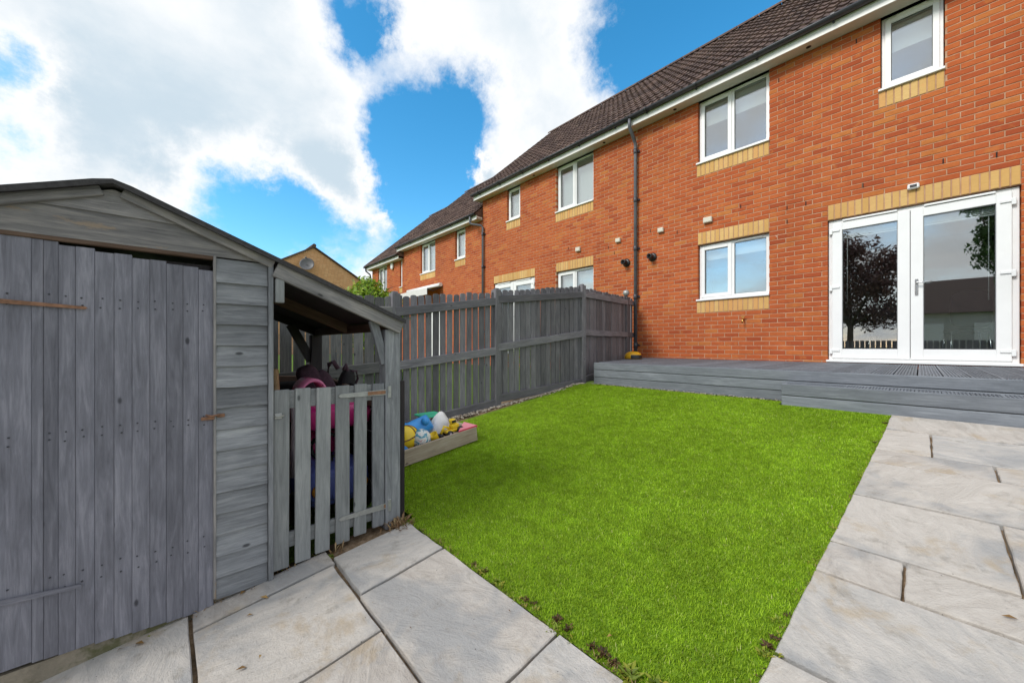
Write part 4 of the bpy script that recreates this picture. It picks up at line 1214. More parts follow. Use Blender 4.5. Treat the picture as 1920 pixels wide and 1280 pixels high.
# corner trim and door jamb
board('corner_trim', (SXF + .010, SHL + .012, SB), (SXF + .010, SHL + .012, rz_at(SHL) - .03), (0, 1, 0), .045, .034, 'cladding_wood', shed)
board('corner_trim', (SXF + .012, .345, SB), (SXF + .012, .345, rz_at(.345) - .03), (0, 1, 0), .020, .034, 'cladding_wood', shed)
board('door_jamb', (SXF + .002, .141, SB - .0), (SXF + .002, .141, .640), (0, 1, 0), .010, .030, 'gable_wood', shed)
# gable boards
def gable_board(z0, z1, off, mat='gable_wood'):
    def clip(z, s): return APY + s * (AP - .028 - z) / SL_
    ya, yb = max(clip(z0, -1), SHL), min(clip(z0, 1), SHR - .012)
    yc, yd = min(clip(z1, 1), SHR - .012), max(clip(z1, -1), SHL)
    pts = [(ya - APY, z0), (yb - APY, z0)]
    if abs(yb - (SHR - .012)) < 1e-6 and yc < yb - 1e-6:
        zr = AP - .028 - (yb - APY) * SL_
        if zr > z0: pts.append((yb - APY, zr))
    pts += [(yc - APY, z1), (yd - APY, z1)]
    if ya <= SHL + 1e-6 and yd > ya + 1e-6:
        zl = AP - .028 - (APY - ya) * SL_
        if zl > z0: pts.append((ya - APY, zl))
    pts = [(a, b - z0) for a, b in pts]
    shape_prism('gable_board', pts, frame_from((0, 1, 0), (.06, 0, 1) if False else (0, 0, 1), (SXF + off, APY, z0)), .016, mat, shed)
gable_board(.638, .752, .004); gable_board(.746, .838, .010)
gable_board(.800, .832, -.012, 'dark_wood')
board('door_header', (SXF - .004, SHL, .632), (SXF - .004, .14, .632), (0, 0, 1), .018, .03, 'brown_wood', shed)
# barge battens under the felt, either side of the apex
for s, ya, yb in ((1, APY + .022, SHR + .01), (-1, APY - .030, SHL - .06)):
    za, zb_ = rz_at(ya) - .030, rz_at(yb) - .030
    board('barge_batten', (SXF + .022, ya, za), (SXF + .022, yb, zb_), (0, 0, 1), .036, .022, 'gable_wood', shed)
# felt roof: left slope, and right slope running on over the lean-to
LT = 1.000                       # lean-to tip y
m = MB(); xf, xr = SXF + .058, XB - .06
def felt_ring(x):
    ys = [SHL - .09, -.45, -.30, APY - .06, APY, APY + .06, .05, .25, .5, .8, LT]
    up = [(x, y, (rz_at(y) if abs(y - APY) > .03 else AP - .010) + .004 + (.003 * math.sin(y * 19 + x * 4))) for y in ys]
    dn = [(x, y, z - .012) for (_, y, z) in reversed(up)]
    return up + dn
m.ring_loft([felt_ring(xf), felt_ring(SXF - .3), felt_ring(SXF - .8), felt_ring(SXF - 1.2), felt_ring(xr)], True, True, True)
fixn(m.build('roof_felt', 'felt', shed))
# edge fold of the felt over the front
m = MB()
m.ring_loft([[(xf + .002, y, rz_at(y) + .005 - (.006 if abs(y - APY) < .02 else 0)), (xf + .002, y, rz_at(y) - .017), (xf - .006, y, rz_at(y) - .017)] for y in (SHL - .09, -.4, APY - .05, APY, APY + .05, .1, .4, .7, LT + .003)], False, False, False)
m.build('felt_fold', 'felt', shed)
# shed side wall seen from inside the lean-to, rear wall and far side wall
for i in range(13):
    z = SB + .02 + (i + .5) * .107
    if z + .05 > rz_at(SHR) - .03: break
    board('side_board', (SXF - .02, SHR + .004, z), (XB, SHR + .004, z), (0, .08, 1), .112, .014, 'shed_wood', shed)
    board('side_board', (SXF - .02, SHL - .004, z), (XB, SHL - .004, z), (0, -.08, 1), .112, .014, 'shed_wood', shed) if z + .05 < rz_at(SHL) - .03 else None
# --- lean-to frame
LY = .945                        # post centre line y
PW = .090
def lpost(x, y, zb, zt, w, mat='gate_wood'):
    m = MB(); L = zt - zb; m.box(-L / 2, L / 2, -w / 2, w / 2, -w / 2, w / 2, .004)
    return fixn(m.build('post', mat, shed, frame_from((0, 0, 1), (0, 1, 0), (x, y, (zb + zt) / 2))))
lpost(SXF - .030, LY, gz(LY) - .03, rz_at(LY + PW / 2) - .058, PW, 'cladding_wood')
lpost(XB + .04, LY, gz(LY) - .1, rz_at(LY + PW / 2) - .058, .085, 'dark_wood')
# front rafter board of the lean-to and the inner rafters
a = (SXF + .030, SHR + .016, rz_at(SHR + .016) - .048); b = (SXF + .030, LT - .012, rz_at(LT - .012) - .048)
board('front_rafter', a, b, (0, .4, 1), .072, .026, 'gable_wood', shed)
for xx, mt in ((SXF - .75, 'brown_wood'), (XB + .02, 'dark_wood')):
    board('rafter', (xx, SHR + .02, rz_at(SHR + .02) - .045), (xx, LT - .03, rz_at(LT - .03) - .045), (0, .4, 1), .065, .04, mt, shed)
board('eaves_beam', (SXF + .01, LT - .045, rz_at(LT - .045) - .05), (XB, LT - .045, rz_at(LT - .045) - .05), (0, 0, 1), .055, .03, 'brown_wood', shed)
MB().add([(SXF + .015, SHR + .02, rz_at(SHR + .02) - .0135), (SXF + .015, LT - .01, rz_at(LT - .01) - .0135), (XB - .03, LT - .01, rz_at(LT - .01) - .0135), (XB - .03, SHR + .02, rz_at(SHR + .02) - .0135)], [(0, 1, 2, 3)]).build('roof_underside', 'felt_underside', shed)
# short upright at the shed corner carrying the rafter, braces
board('corner_stud', (SXF + .024, .379, .455), (SXF + .024, .379, rz_at(.379) - .085), (0, 1, 0), .036, .03, 'gate_wood', shed)
board('brace', (SXF - .012, .838, rz_at(.838) - .07), (SXF - .012, .905, .150), (0, 1, .2), .046, .03, 'cladding_wood', shed)
board('brace', (XB + .04, .75, rz_at(.75) - .07), (XB + .04, .91, .12), (0, 1, .3), .07, .035, 'dark_wood', shed)
# low boarded side towards the lawn
for i in range(5):
    z = gz(1.0) + .06 + i * .150
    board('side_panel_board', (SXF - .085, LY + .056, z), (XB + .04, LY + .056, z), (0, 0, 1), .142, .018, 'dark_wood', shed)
board('side_stop', (SXF - .02, LY + .064, gz(1) - .0), (SXF - .02, LY + .064, .048), (0, 1, 0), .026, .05, 'dark_wood', shed)
board('back_rail', (XB + .0, SHR + .02, -.03), (XB + .0, LY - .04, -.06), (0, 0, 1), .09, .03, 'brown_wood', shed)
board('side_rail', (XB + .08, LY + .01, -.02), (SXF - .3, LY + .01, -.10), (0, 0, 1), .07, .03, 'brown_wood', shed)
# --- boarded door
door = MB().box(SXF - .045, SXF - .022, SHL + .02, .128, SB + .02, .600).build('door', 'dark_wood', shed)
px_edges = [-190, -120, -55, -8, 60, 82, 110, 142, 178, 214, 248, 281, 312, 343, 372, 400]
def y_of_px(px):
    X = (px - CX) / FPX; dx = FWD[0] + RGT[0] * X; dy = FWD[1] + RGT[1] * X
    return SXF / dx * dy
ys = [y_of_px(p) for p in px_edges if y_of_px(p) > SHL + .01]
tops = {}
for i in range(len(ys) - 1):
    a, b = ys[i], ys[i + 1]
    f = (i - 4) / 11
    zt = .640 - .022 * max(0, (i // 2) * .42) + random.uniform(-.0015, .0015)
    zb_ = -.815 - .004 * i + random.uniform(-.003, .003)
    g = .0004
    m = MB(); L = zt - zb_; w_ = (b - a) - g; dpt = .0 if i % 2 else .0015
    m.box(-L / 2, L / 2, -w_ / 2, w_ / 2, -.009, .009 + dpt, .0012)
    fixn(m.build('door_board', 'shed_wood', door, frame_from((0, 0, 1), (0, 1, 0), (SXF - .004, (a + b) / 2, (zt + zb_) / 2)) @ Matrix.Rotation(math.pi, 4, 'X') @ Matrix.Rotation(random.uniform(-.006, .006), 4, 'X')))
# hinge straps and latch
def strap(name, y0, z0, y1, z1, h, mat, parent, taper=.6):
    L = math.hypot(y1 - y0, z1 - z0)
    M = frame_from((0, y1 - y0, z1 - z0), (0, 0, 1), (SXF + .0135, (y0 + y1) / 2, (z0 + z1) / 2))
    return shape_prism(name, [(-L / 2, -h / 2), (L / 2 - .006, -h / 2 * taper), (L / 2, 0), (L / 2 - .006, h / 2 * taper), (-L / 2, h / 2)], M, .005, mat, parent)
strap('strap_hinge', -.60, .412, -.222, .391, .020, 'rusty_metal', door, .5)
strap('strap_hinge', -.60, -.575, -.236, -.612, .024, 'shed_wood', door, .55)
m = MB().box(SXF + .012, SXF + .020, .095, .140, -.062, -.048, .002).tube([(SXF + .02, .110, -.04), (SXF + .03, .13, -.045), (SXF + .026, .158, -.042)], .004, 6)
m.box(SXF + .012, SXF + .020, .148, .175, -.055, -.040, .002)
fixn(m.build('latch', 'rusty_metal', door))
nm = MB()
for i in range(len(ys) - 1):
    for z in (.43, .40, -.05, -.08, -.56, -.60):
        for f in (.35,):
            yy = ys[i] + (ys[i + 1] - ys[i]) * f + random.uniform(-.004, .004); zz_ = z + random.uniform(-.006, .006)
            if ys[i + 1] - ys[i] > .03: nm.lathe([(.0032, 0), (.0030, .0012), (.0005, .0016)], 6, Matrix.Translation((SXF + .0062, yy, zz_)) @ Matrix.Rotation(R(90), 4, 'Y'))
tag(nm.build('nail_heads', 'pipe_grey', door), kind='stuff')
# --- picket gate of the lean-to
gate = empty_gate = MB().box(SXF - .034, SXF - .012, .362, .898, -.052, .036, .003).build('gate', 'gate_wood', shed)
fixn(gate)
board('gate_rail', (SXF - .023, .362, -.690), (SXF - .023, .898, -.690), (0, 0, 1), .072, .022, 'gate_wood', gate)
gx_edges = [(512, 542), (553, 582), (592, 619), (629, 655), (664, 687), (698, 720)]
for i, (p0, p1) in enumerate(gx_edges):
    a, b = y_of_px(p0), y_of_px(p1)
    zb_ = max(-.812 + i * .002, gz((a + b) / 2) + .012); zt = .042 + random.uniform(-.002, .003)
    L = zt - zb_
    m = MB().box(-L / 2, L / 2, -(b - a) / 2, (b - a) / 2, -.009, .009, .003)
    fixn(m.build('gate_slat', 'gate_wood' if i < 5 else 'cladding_wood', gate, frame_from((0, 0, 1), (0, 1, 0), (SXF - .002, (a + b) / 2, (zt + zb_) / 2)) @ Matrix.Rotation(random.uniform(-.008, .008), 4, 'Z')))
def gate_hinge(z, rust):
    L = .27
    M = frame_from((0, -1, 0), (0, 0, 1), (SXF + .0105, .918 - L / 2, z))
    h = shape_prism('gate_hinge', [(-L / 2, -.016), (L / 2 - .01, -.010), (L / 2, 0), (L / 2 - .01, .010), (-L / 2, .016)], M, .005, 'galvanised', gate)
    MB().box(SXF + .0155, SXF + .020, .912, .932, z - .034, z + .034, .002).build('hinge_plate', 'galvanised', h)
    MB().box(SXF + .0135, SXF + .0150, .80 if rust else .89, .90, z - .009, z + .010).build('rust_patch', 'rusty_metal', h)
gate_hinge(-.010, True); gate_hinge(-.655, False)
m = MB().tube([(SXF + .010, .352, -.080), (SXF + .016, .372, -.078), (SXF + .016, .400, -.079)], .005, 8).box(SXF + .006, SXF + .014, .360, .392, -.092, -.066, .002)
fixn(m.build('gate_bolt', 'galvanised', gate))

# ------------------------------------------------------------------ things stored in the lean-to
def rounded_box(m, c, r, e=.45, M=None, seg=20, rows=12): return m.ellipsoid(c, r, seg, rows, e, M)
gc = gz(.72)
car = empty('toy_car', (-2.72, .74, gc), 'blue ride-in toy car with pink roof parked behind the picket gate', 'toy car')
CXc, CYc = -2.70, .74
m = MB(); rounded_box(m, (CXc, CYc, gc + .20), (.37, .205, .13), .5); rounded_box(m, (CXc + .27, CYc, gc + .23), (.14, .19, .10), .5)
fixn(m.build('body', 'toy_blue', car))
m = MB(); rounded_box(m, (CXc - .03, CYc + .03, gc + .655), (.27, .205, .05), .5); rounded_box(m, (CXc + .05, CYc + .04, gc + .60), (.24, .215, .075), .4)
fixn(m.build('roof', 'toy_magenta', car))
m = MB(); rings = []
for k in range(11):
    a = math.pi * k / 10
    y = CYc - .065 - .085 * math.cos(a) ; z = gc + .71 + .125 * math.sin(a)
    rings.append([(CXc + .10, y, z), (CXc + .10, y * .98 + CYc * .02, z - .02), (CXc - .12, y * .98 + CYc * .02, z - .02), (CXc - .12, y, z)])
m.ring_loft(rings, True, True, True); fixn(m.build('roof_arch', 'toy_pink', car))
for sx, top in ((.20, .17), (-.25, -.2)):
    for sy in (-1, 1):
        q = fixn(MB().tube([(CXc + sx, CYc + sy * .185, gc + .27), (CXc + sx * .95, CYc + sy * .185, gc + .45), (CXc + top, CYc + sy * .175, gc + .60), (CXc + top * .8, CYc + sy * .16, gc + .72)], [.04, .032, .034, .05], 10).build('pillar', 'toy_pale', car))
for sy in (-1, 1):
    fixn(MB().lathe([(.001, -.02), (.034, -.015), (.038, 0), (.03, .018), (.001, .024)], 14, Matrix.Translation((CXc + .405, CYc + sy * .12, gc + .22)) @ Matrix.Rotation(R(90), 4, 'Y')).build('headlight', 'toy_orange', car))
    for sx in (.24, -.24):
        wh = fixn(MB().lathe([(.02, -.035), (.085, -.035), (.095, -.02), (.095, .02), (.085, .035), (.02, .035)], 20, Matrix.Translation((CXc + sx, CYc + sy * .19, gc + .095)) @ Matrix.Rotation(R(90), 4, 'X')).build('wheel', 'black_plastic', car))
        fixn(MB().lathe([(.001, .034), (.04, .036), (.045, .040), (.001, .046)], 14, Matrix.Translation((CXc + sx, CYc + sy * .19, gc + .095)) @ Matrix.Rotation(R(90 * sy), 4, 'X')).build('hub_cap', 'toy_pale', wh))
m = MB(); rounded_box(m, (CXc - .10, CYc, gc + .34), (.12, .14, .14), .6); fixn(m.build('seat', 'toy_magenta', car))
m = MB(); pts = [(CXc + .14 + .02 * math.cos(a), CYc + .09 * math.cos(a), gc + .40 + .08 * math.sin(a)) for a in [2 * math.pi * k / 14 for k in range(15)]]
m.tube(pts, .013, 8); m.tube([(CXc + .25, CYc, gc + .30), (CXc + .14, CYc, gc + .40)], .014, 8); fixn(m.build('steering_wheel', 'black_plastic', car))

pc = Vector((-2.97, .93, gz(.9)))
pram = empty('folded_pushchair', pc, 'dark plum folded pushchair leaning upright at the back of the lean-to', 'pushchair')
Tm = Matrix.Translation((-2.97, .80, -.12)) @ Matrix.Rotation(R(24), 4, 'X')
m = MB(); rounded_box(m, (0, 0, 0), (.09, .075, .25), .55, Tm); rounded_box(m, (.02, .07, -.02), (.07, .06, .20), .6, Tm); fixn(m.build('hood', 'fabric_plum', pram))
Tm2 = Matrix.Translation((-2.95, .97, -.14)) @ Matrix.Rotation(R(-10), 4, 'X')
m = MB(); rounded_box(m, (0, 0, 0), (.07, .06, .22), .7, Tm2); fixn(m.build('seat_fabric', 'fabric_black', pram))
m = MB().tube([(-2.95, .86, -.3), (-2.94, .85, .03), (-2.93, .86, .12), (-2.93, .89, .135), (-2.92, .92, .08)], .016, 8)
m.tube([(-2.93, .97, -.2), (-2.92, .99, .06), (-2.92, .975, .11), (-2.91, .955, .07)], .013, 8).tube([(-2.92, 1.02, -.1), (-2.91, 1.06, .0), (-2.91, 1.05, .06), (-2.91, 1.01, .06)], .009, 8)
fixn(m.build('handle', 'fabric_plum', pram))
for sy in (-.12, .10):
    for sx in (-.06, .10):
        fixn(MB().lathe([(.02, -.02), (.075, -.02), (.085, 0), (.075, .02), (.02, .02)], 16, Matrix.Translation((pc.x + sx, pc.y + sy - .06, pc.z + .085)) @ Matrix.Rotation(R(90), 4, 'X')).build('wheel', 'black_plastic', pram))
m = MB().tube([(-2.98, .78, pc.z + .085), (-2.97, .80, -.2)], .014, 8).tube([(-2.90, .98, pc.z + .085), (-2.95, .95, -.2)], .014, 8); fixn(m.build('frame', 'metal_grey', pram))

sc = empty('storage_case', (-3.2, .62, gz(.6)), 'black rounded plastic case standing behind the pink toy car roof', 'case')
m = MB(); rounded_box(m, (-3.22, .68, (gz(.6) - .02) / 2 - .0), (.16, .17, (-.02 - gz(.6)) / 2), .35); fixn(m.build('shell', 'fabric_black', sc))
fixn(MB().tube([(-3.07, .62, -.2), (-3.04, .64, -.15), (-3.04, .74, -.15), (-3.07, .76, -.2)], .012, 8).build('handle', 'black_plastic', sc))

m = MB().tube([(-2.56, .50, gz(.5)), (-2.55, .47, -.2), (-2.545, .452, .085), (-2.545, .451, .105), (-2.545, .451, .115), (-2.545, .451, .119)], [.017, .017, .018, .021, .018, .006], 12)
tag(fixn(m.build('wooden_pole', 'handle_wood', origin=(-2.56, .5, gz(.5)))), 'bare wooden pole with rounded end standing beside the shed corner', 'pole')

# ------------------------------------------------------------------ sandpit and toys
SPX0, SPX1, SPY0, SPY1 = -3.47, -2.785, 1.10, 2.10
pit = empty('sandpit', ((SPX0 + SPX1) / 2, 1.6, gz(1.6)), 'low wooden sandpit box full of toys at the lawn edge', 'sandpit')
hs = .128
for (a, b) in (((SPX1, SPY0), (SPX1, SPY1)), ((SPX0, SPY0), (SPX0, SPY1))):
    board('side_board', (a[0], a[1], gz(a[1]) + hs / 2), (b[0], b[1], gz(b[1]) + hs / 2), (0, 0, 1), hs, .022, 'pale_wood', pit)
for y in (SPY0 + .014, SPY1 - .014):
    board('end_board', (SPX0 + .012, y, gz(y) + hs / 2), (SPX1 - .012, y, gz(y) + hs / 2), (0, 0, 1), hs - .004, .022, 'pale_wood', pit)
MB().add([(SPX0, SPY0, gz(SPY0) + .05), (SPX1, SPY0, gz(SPY0) + .05), (SPX1, SPY1, gz(SPY1) + .05), (SPX0, SPY1, gz(SPY1) + .05)], [(0, 1, 2, 3)]).build('sand', 'sand', pit)
for (cx_, cy_, sx, sy, mt) in ((SPX1, SPY1, -1, -1, 'toy_rose'), (SPX0, SPY1, -1 * -1, -1, 'pale_wood')):
    z = gz(cy_ - .05) + hs + .012
    shape_prism('corner_seat', [(0, 0), (sx * .20, 0), (0, sy * .20)] if sx * sy < 0 else [(0, 0), (0, sy * .20), (sx * .20, 0)], frame_from((1, 0, 0), (0, 1, .12), (cx_ + .0, cy_, z)), .014, mt, pit)
    if mt == 'toy_rose': shape_prism('seat_rim', [(.006, .006), (.006, -.20), (-.0, -.20), (-.0, .0), (-.2, .0), (-.2, .006)][::-1], frame_from((1, 0, 0), (0, 1, .12), (cx_, cy_, z - .004)), .018, 'toy_red', pit)
def gs(y): return gz(y) + .05
def ball(c, r, mat, label, name='ball'):
    o = MB().ellipsoid(c, (r, r, r), 24, 16).build(name, mat, origin=c)
    return tag(o, label, 'ball')
yb_ = (-2.98, 1.50, gs(1.5) + .105); 
b1 = ball(yb_, .108, 'toy_yellow', 'yellow football with brown panel seams in the sandpit')
# seams as thin brown great circles
m = MB()
for ax in (Matrix.Rotation(R(20), 4, 'X'), Matrix.Rotation(R(80), 4, 'X') @ Matrix.Rotation(R(30), 4, 'Y'), Matrix.Rotation(R(75), 4, 'Y') @ Matrix.Rotation(R(20), 4, 'X'), Matrix.Rotation(R(50), 4, 'Y')):
    m.tube([Vector(yb_) + ax @ Vector((.106 * math.cos(a), .106 * math.sin(a), .02)) for a in [2 * math.pi * k / 28 for k in range(29)]], .0055, 6)
m.build('seam', 'toy_brown', b1)
ball((-2.905, 1.595, gs(1.6) + .085), .085, 'ball_pattern', 'white ball with blue and red print in the sandpit')
# blue bucket on its side
bk = empty('toy_bucket', (-3.13, 1.72, gs(1.7)), 'bright blue toy bucket tipped among the sandpit toys', 'bucket')
Tb = Matrix.Translation((-3.14, 1.72, gs(1.7) + .12)) @ Matrix.Rotation(R(-55), 4, 'X') @ Matrix.Rotation(R(25), 4, 'Y')
fixn(MB().lathe([(.001, .10), (.065, .10), (.075, .09), (.10, -.09), (.108, -.095), (.108, -.105), (.094, -.10), (.066, .085), (.001, .088)], 22, Tb, cap=False).build('shell', 'toy_sky', bk))
fixn(MB().tube([Tb @ Vector((.106 * math.cos(a), .02, -.1 + .11 * -math.sin(a))) for a in [math.pi * k / 12 for k in range(13)]], .006, 6).build('handle', 'toy_sky', bk))
fixn(MB().ellipsoid(tuple(Tb @ Vector((.055, -.05, .07))), (.04, .04, .04), 12, 8).build('knob', 'toy_sky', bk))
# small yellow pail
tag(fixn(MB().lathe([(.028, -.035), (.03, -.034), (.042, .03), (.044, .036), (.038, .034), (.026, -.03)], 16, Matrix.Translation((-2.86, 1.70, gs(1.7) + .075)) @ Matrix.Rotation(R(35), 4, 'X'), cap=True).build('toy_pail', 'toy_yellow')), 'small yellow toy pail against the sandpit front board', 'pail')
# brown and green toy table
gt = empty('toy_treehouse', (-3.30, 1.90, gs(1.9)), 'brown toy stand with flat green top in the sandpit', 'toy')
z0 = gs(1.9)
fixn(MB().box(-3.42, -3.20, 1.80, 2.03, z0 + .150, z0 + .170, .006).build('top', 'toy_green', gt))
for (x, y) in ((-3.38, 1.84), (-3.24, 1.84), (-3.38, 1.99), (-3.24, 1.99)):
    fixn(MB().tube([(x, y, z0 - .005), (x + random.uniform(-.01, .01), y, z0 + .08), (x, y, z0 + .152)], [.022, .017, .02], 8).build('leg', 'toy_brown', gt))
# white sack: crumpled lump
m = MB(); rings = []
for i in range(11):
    f = i / 10; rad = .13 * (1 - f) ** .6 * (.6 + .4 * math.cos(f * 1.2)) + .012
    rings.append([(-3.16 + (rad * (1 + .22 * mnoise.noise(Vector((math.cos(a) * 2, math.sin(a) * 2, f * 4))))) * math.cos(a), 1.93 + rad * 1.05 * (1 + .25 * mnoise.noise(Vector((math.cos(a) * 3 + 5, math.sin(a) * 3, f * 3)))) * math.sin(a) + .02 * f, gs(1.93) - .01 + f * .215) for a in [2 * math.pi * k / 26 for k in range(26)]])
m.ring_loft(rings, True, True, True)
tag(fixn(m.build('sack', 'bag_white', origin=(-3.16, 1.93, gs(1.93)))), 'crumpled white bag slumped in the sandpit behind the truck', 'bag')
# yellow digger truck
tz = gs(1.93) + .03
tk = empty('toy_truck', (-2.89, 1.93, gs(1.93)), 'yellow toy digger truck with black wheels by the sandpit corner', 'toy truck')
TM = Matrix.Translation((-2.90, 1.92, tz)) @ Matrix.Rotation(R(8), 4, 'X')
m = MB().box(-.035, .035, -.085, .085, .035, .06, .006, TM).box(-.032, .032, -.02, .06, .06, .10, .008, TM).box(-.030, .030, -.015, .035, .10, .145, .008, TM)
m.tube([TM @ Vector((0, -.03, .07)), TM @ Vector((0, -.085, .10)), TM @ Vector((0, -.125, .045))], .012, 8)
fixn(m.build('body', 'toy_yellow', tk))
fixn(MB().box(-.032, .032, -.012, .028, .112, .137, .002, TM @ Matrix.Scale(1.02, 4)).build('cab_window', 'black_plastic', tk))
fixn(MB().box(-.035, .035, -.155, -.115, .005, .045, .008, TM).build('scoop', 'black_plastic', tk))
for (x, y, r_) in ((.04, .06, .036), (-.04, .06, .036), (.04, -.055, .03), (-.04, -.055, .03)):
    wh = fixn(MB().lathe([(.008, -.014), (r_ * .9, -.014), (r_, -.006), (r_, .006), (r_ * .9, .014), (.008, .014)], 16, TM @ Matrix.Translation((x, y, r_)) @ Matrix.Rotation(R(90), 4, 'Y')).build('wheel', 'black_plastic', tk))
    fixn(MB().lathe([(.001, -.016), (r_ * .4, -.0155), (r_ * .4, .0155), (.001, .016)], 12, TM @ Matrix.Translation((x, y, r_)) @ Matrix.Rotation(R(90), 4, 'Y')).build('hub', 'toy_pale', wh))
# shovel and cup at the near end
tag(fixn(MB().lathe([(.03, 0), (.045, .09), (.048, .095), (.042, .09), (.026, .008)], 16, Matrix.Translation((-2.90, 1.40, gs(1.4))) @ Matrix.Rotation(R(20), 4, 'X')).build('toy_cup', 'toy_rose')), 'pink toy cup in the sandpit beside the shed post', 'cup')
tag(fixn(MB().lathe([(.001, .0), (.05, .005), (.055, .03), (.05, .035), (.045, .012), (.001, .008)], 18, Matrix.Translation((-2.845, 1.385, gs(1.38) + .045)) @ Matrix.Rotation(R(25), 4, 'Y')).build('toy_dish', 'toy_sky')), 'shallow blue toy dish by the sandpit front board', 'dish')

# ------------------------------------------------------------------ planting
def leaf_cloud(name, mat, parent, lumps, n, size, seed=1, shell=.55, core=True):
    """many leaf faces spread through several lumps"""
    r = np.random.default_rng(seed); V = []; F = []
    tot = sum(l[3] ** 2 for l in lumps)
    for (cx_, cy_, cz_, rad, sq) in [(*l[:4], l[4] if len(l) > 4 else 1.0) for l in lumps]:
        k = int(n * rad ** 2 / tot)
        d = r.normal(size=(k, 3)); d /= np.linalg.norm(d, axis=1)[:, None]
        rr = rad * (shell + (1 - shell) * r.random(k)) * (1 + .18 * np.sin(d[:, 0] * 7 + seed) * np.sin(d[:, 2] * 6))
        P = d * rr[:, None]; P[:, 2] *= sq; P += (cx_, cy_, cz_)
        for i in range(k):
            t = r.normal(size=3); t -= d[i] * t.dot(d[i]) * .6; t /= np.linalg.norm(t); b_ = np.cross(d[i] + r.normal(size=3) * .5, t); b_ /= np.linalg.norm(b_) + 1e-9
            s = size * r.uniform(.6, 1.35); p = P[i]; q = len(V)
            V += [tuple(p - t * s), tuple(p + b_ * s * .42), tuple(p + t * s), tuple(p - b_ * s * .42)]
            F.append((q, q + 1, q + 2, q + 3))
    m = MB(); m.v = V; m.f = F; m.sm = [False] * len(F)
    return m.build(name, mat, parent)

sh = empty('garden_shrub', (-7.98, 3.13, gz(3.13)), 'lime green leafy shrub rising behind the boundary fence', 'shrub')
lp = [(-7.98, 3.13, 1.20, .50), (-8.25, 2.95, 1.05, .42), (-7.75, 3.4, 1.08, .40), (-8.0, 3.15, 1.45, .30), (-8.3, 2.75, .85, .38), (-7.65, 3.6, .88, .34), (-7.95, 3.1, .55, .55)]
leaf_cloud('crown', 'leaf_lime', sh, lp, 7000, .045, 3, .45)
m = MB()
for k in range(5):
    a = k * 1.3; m.tube([(-7.98 + .05 * math.cos(a), 3.13 + .05 * math.sin(a), gz(3.1) - .1), (-7.98 + .15 * math.cos(a), 3.13 + .15 * math.sin(a), .3), (-7.98 + .32 * math.cos(a), 3.13 + .3 * math.sin(a), 1.1)], [.03, .022, .008], 7)
    for q in range(3):
        b = a + q * .9; m.tube([(-7.98 + .28 * math.cos(a), 3.13 + .28 * math.sin(a), .9 + q * .1), (-7.98 + .55 * math.cos(b), 3.13 + .55 * math.sin(b), 1.25 + q * .12)], [.01, .004], 5)
m.build('trunk', 'bark', sh)
# small shrubs in the neighbouring garden glimpsed between the boards
for i, (x, y, s, lb) in enumerate(((-6.2, 6.3, .45, 'rounded green shrub by the neighbour house wall'), (-6.6, 2.9, .32, 'low dark green shrub just behind the long fence'))):
    s_ = empty('low_shrub', (x, y, gz(y) - .05), lb, 'shrub')
    leaf_cloud('crown', 'leaf_dark' if i else 'leaf_lime', s_, [(x, y, gz(y) + s * .8, s), (x + s * .6, y + .1, gz(y) + s * .6, s * .7), (x - s * .5, y - .2, gz(y) + s * .7, s * .75)], 1800, .035, 11 + i, .4)
    MB().tube([(x, y, gz(y) - .1), (x + .02, y, gz(y) + s * .8)], [.03, .01], 6).build('trunk', 'bark', s_)

# topiary ball by the door
tb = empty('topiary_ball', (.955, 7.08, 1.14), 'round green topiary ball hanging on the wall right of the French doors', 'topiary')
leaf_cloud('foliage', 'leaf_topiary', tb, [(.955, 7.10, 1.14, .135)], 1500, .018, 5, .7)
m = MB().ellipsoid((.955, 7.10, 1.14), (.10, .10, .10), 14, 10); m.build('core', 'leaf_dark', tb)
m = MB().tube([(.955, 7.10, 1.24), (.955, 7.10, 1.62)], .004, 6).tube([(.955, 7.298, 1.55), (.955, 7.29, 1.66), (.955, 7.2, 1.70), (.955, 7.10, 1.66), (.955, 7.10, 1.615)], .007, 8)
m.box(.935, .975, 7.285, 7.299, 1.50, 1.60, .003); m.build('bracket', 'black_plastic', tb)

# weeds, moss and dead grass in the joints along the paving
def weeds(name, mat, pts, label, cat, hh):
    m = MB()
    for (x, y, n, s) in pts:
        for k in range(n):
            a = random.uniform(0, 6.28); l = s * random.uniform(.4, 1.1); px_, py_ = x + random.gauss(0, s * .45), y + random.gauss(0, s * .45)
            z = gz(py_) - .006; u = Vector((math.cos(a), math.sin(a), 0)); v = Vector((-u.y, u.x, 0)) * l * (.10 if mat == 'straw' else .24); lift = random.uniform(.3, 1.2) * hh
            p = Vector((px_, py_, z))
            m.add([p, p + u * l * .5 + v + Vector((0, 0, l * lift * .7)), p + u * l + Vector((0, 0, l * lift)), p + u * l * .5 - v + Vector((0, 0, l * lift * .7))], [(0, 1, 2, 3)])
    return tag(m.build(name, mat), label, cat, kind='stuff')
wp = []
for i in range(26): x = random.uniform(-1.9, -.4); wp.append((x, LAWN_F + random.uniform(-.006, .02), random.randint(5, 16), random.uniform(.010, .022)))
for i in range(30): y = random.uniform(1.02, 4.4); wp.append((LAWN_R(y) + random.uniform(-.02, .006), y, random.randint(3, 11), random.uniform(.007, .017)))
wp += [(-.60, 1.04, 60, .028), (-.52, 1.06, 60, .03), (-.40, 1.05, 50, .026), (-.33, 1.2, 40, .02), (-.33, 1.38, 40, .02), (-.30, 1.41, 25, .014), (-.335, 1.55, 20, .016), (-1.33, 1.03, 40, .02), (-1.2, 1.03, 30, .018),
       (-2.0, .60, 25, .02), (-1.99, .985, 60, .026), (-1.97, 1.03, 30, .02)]
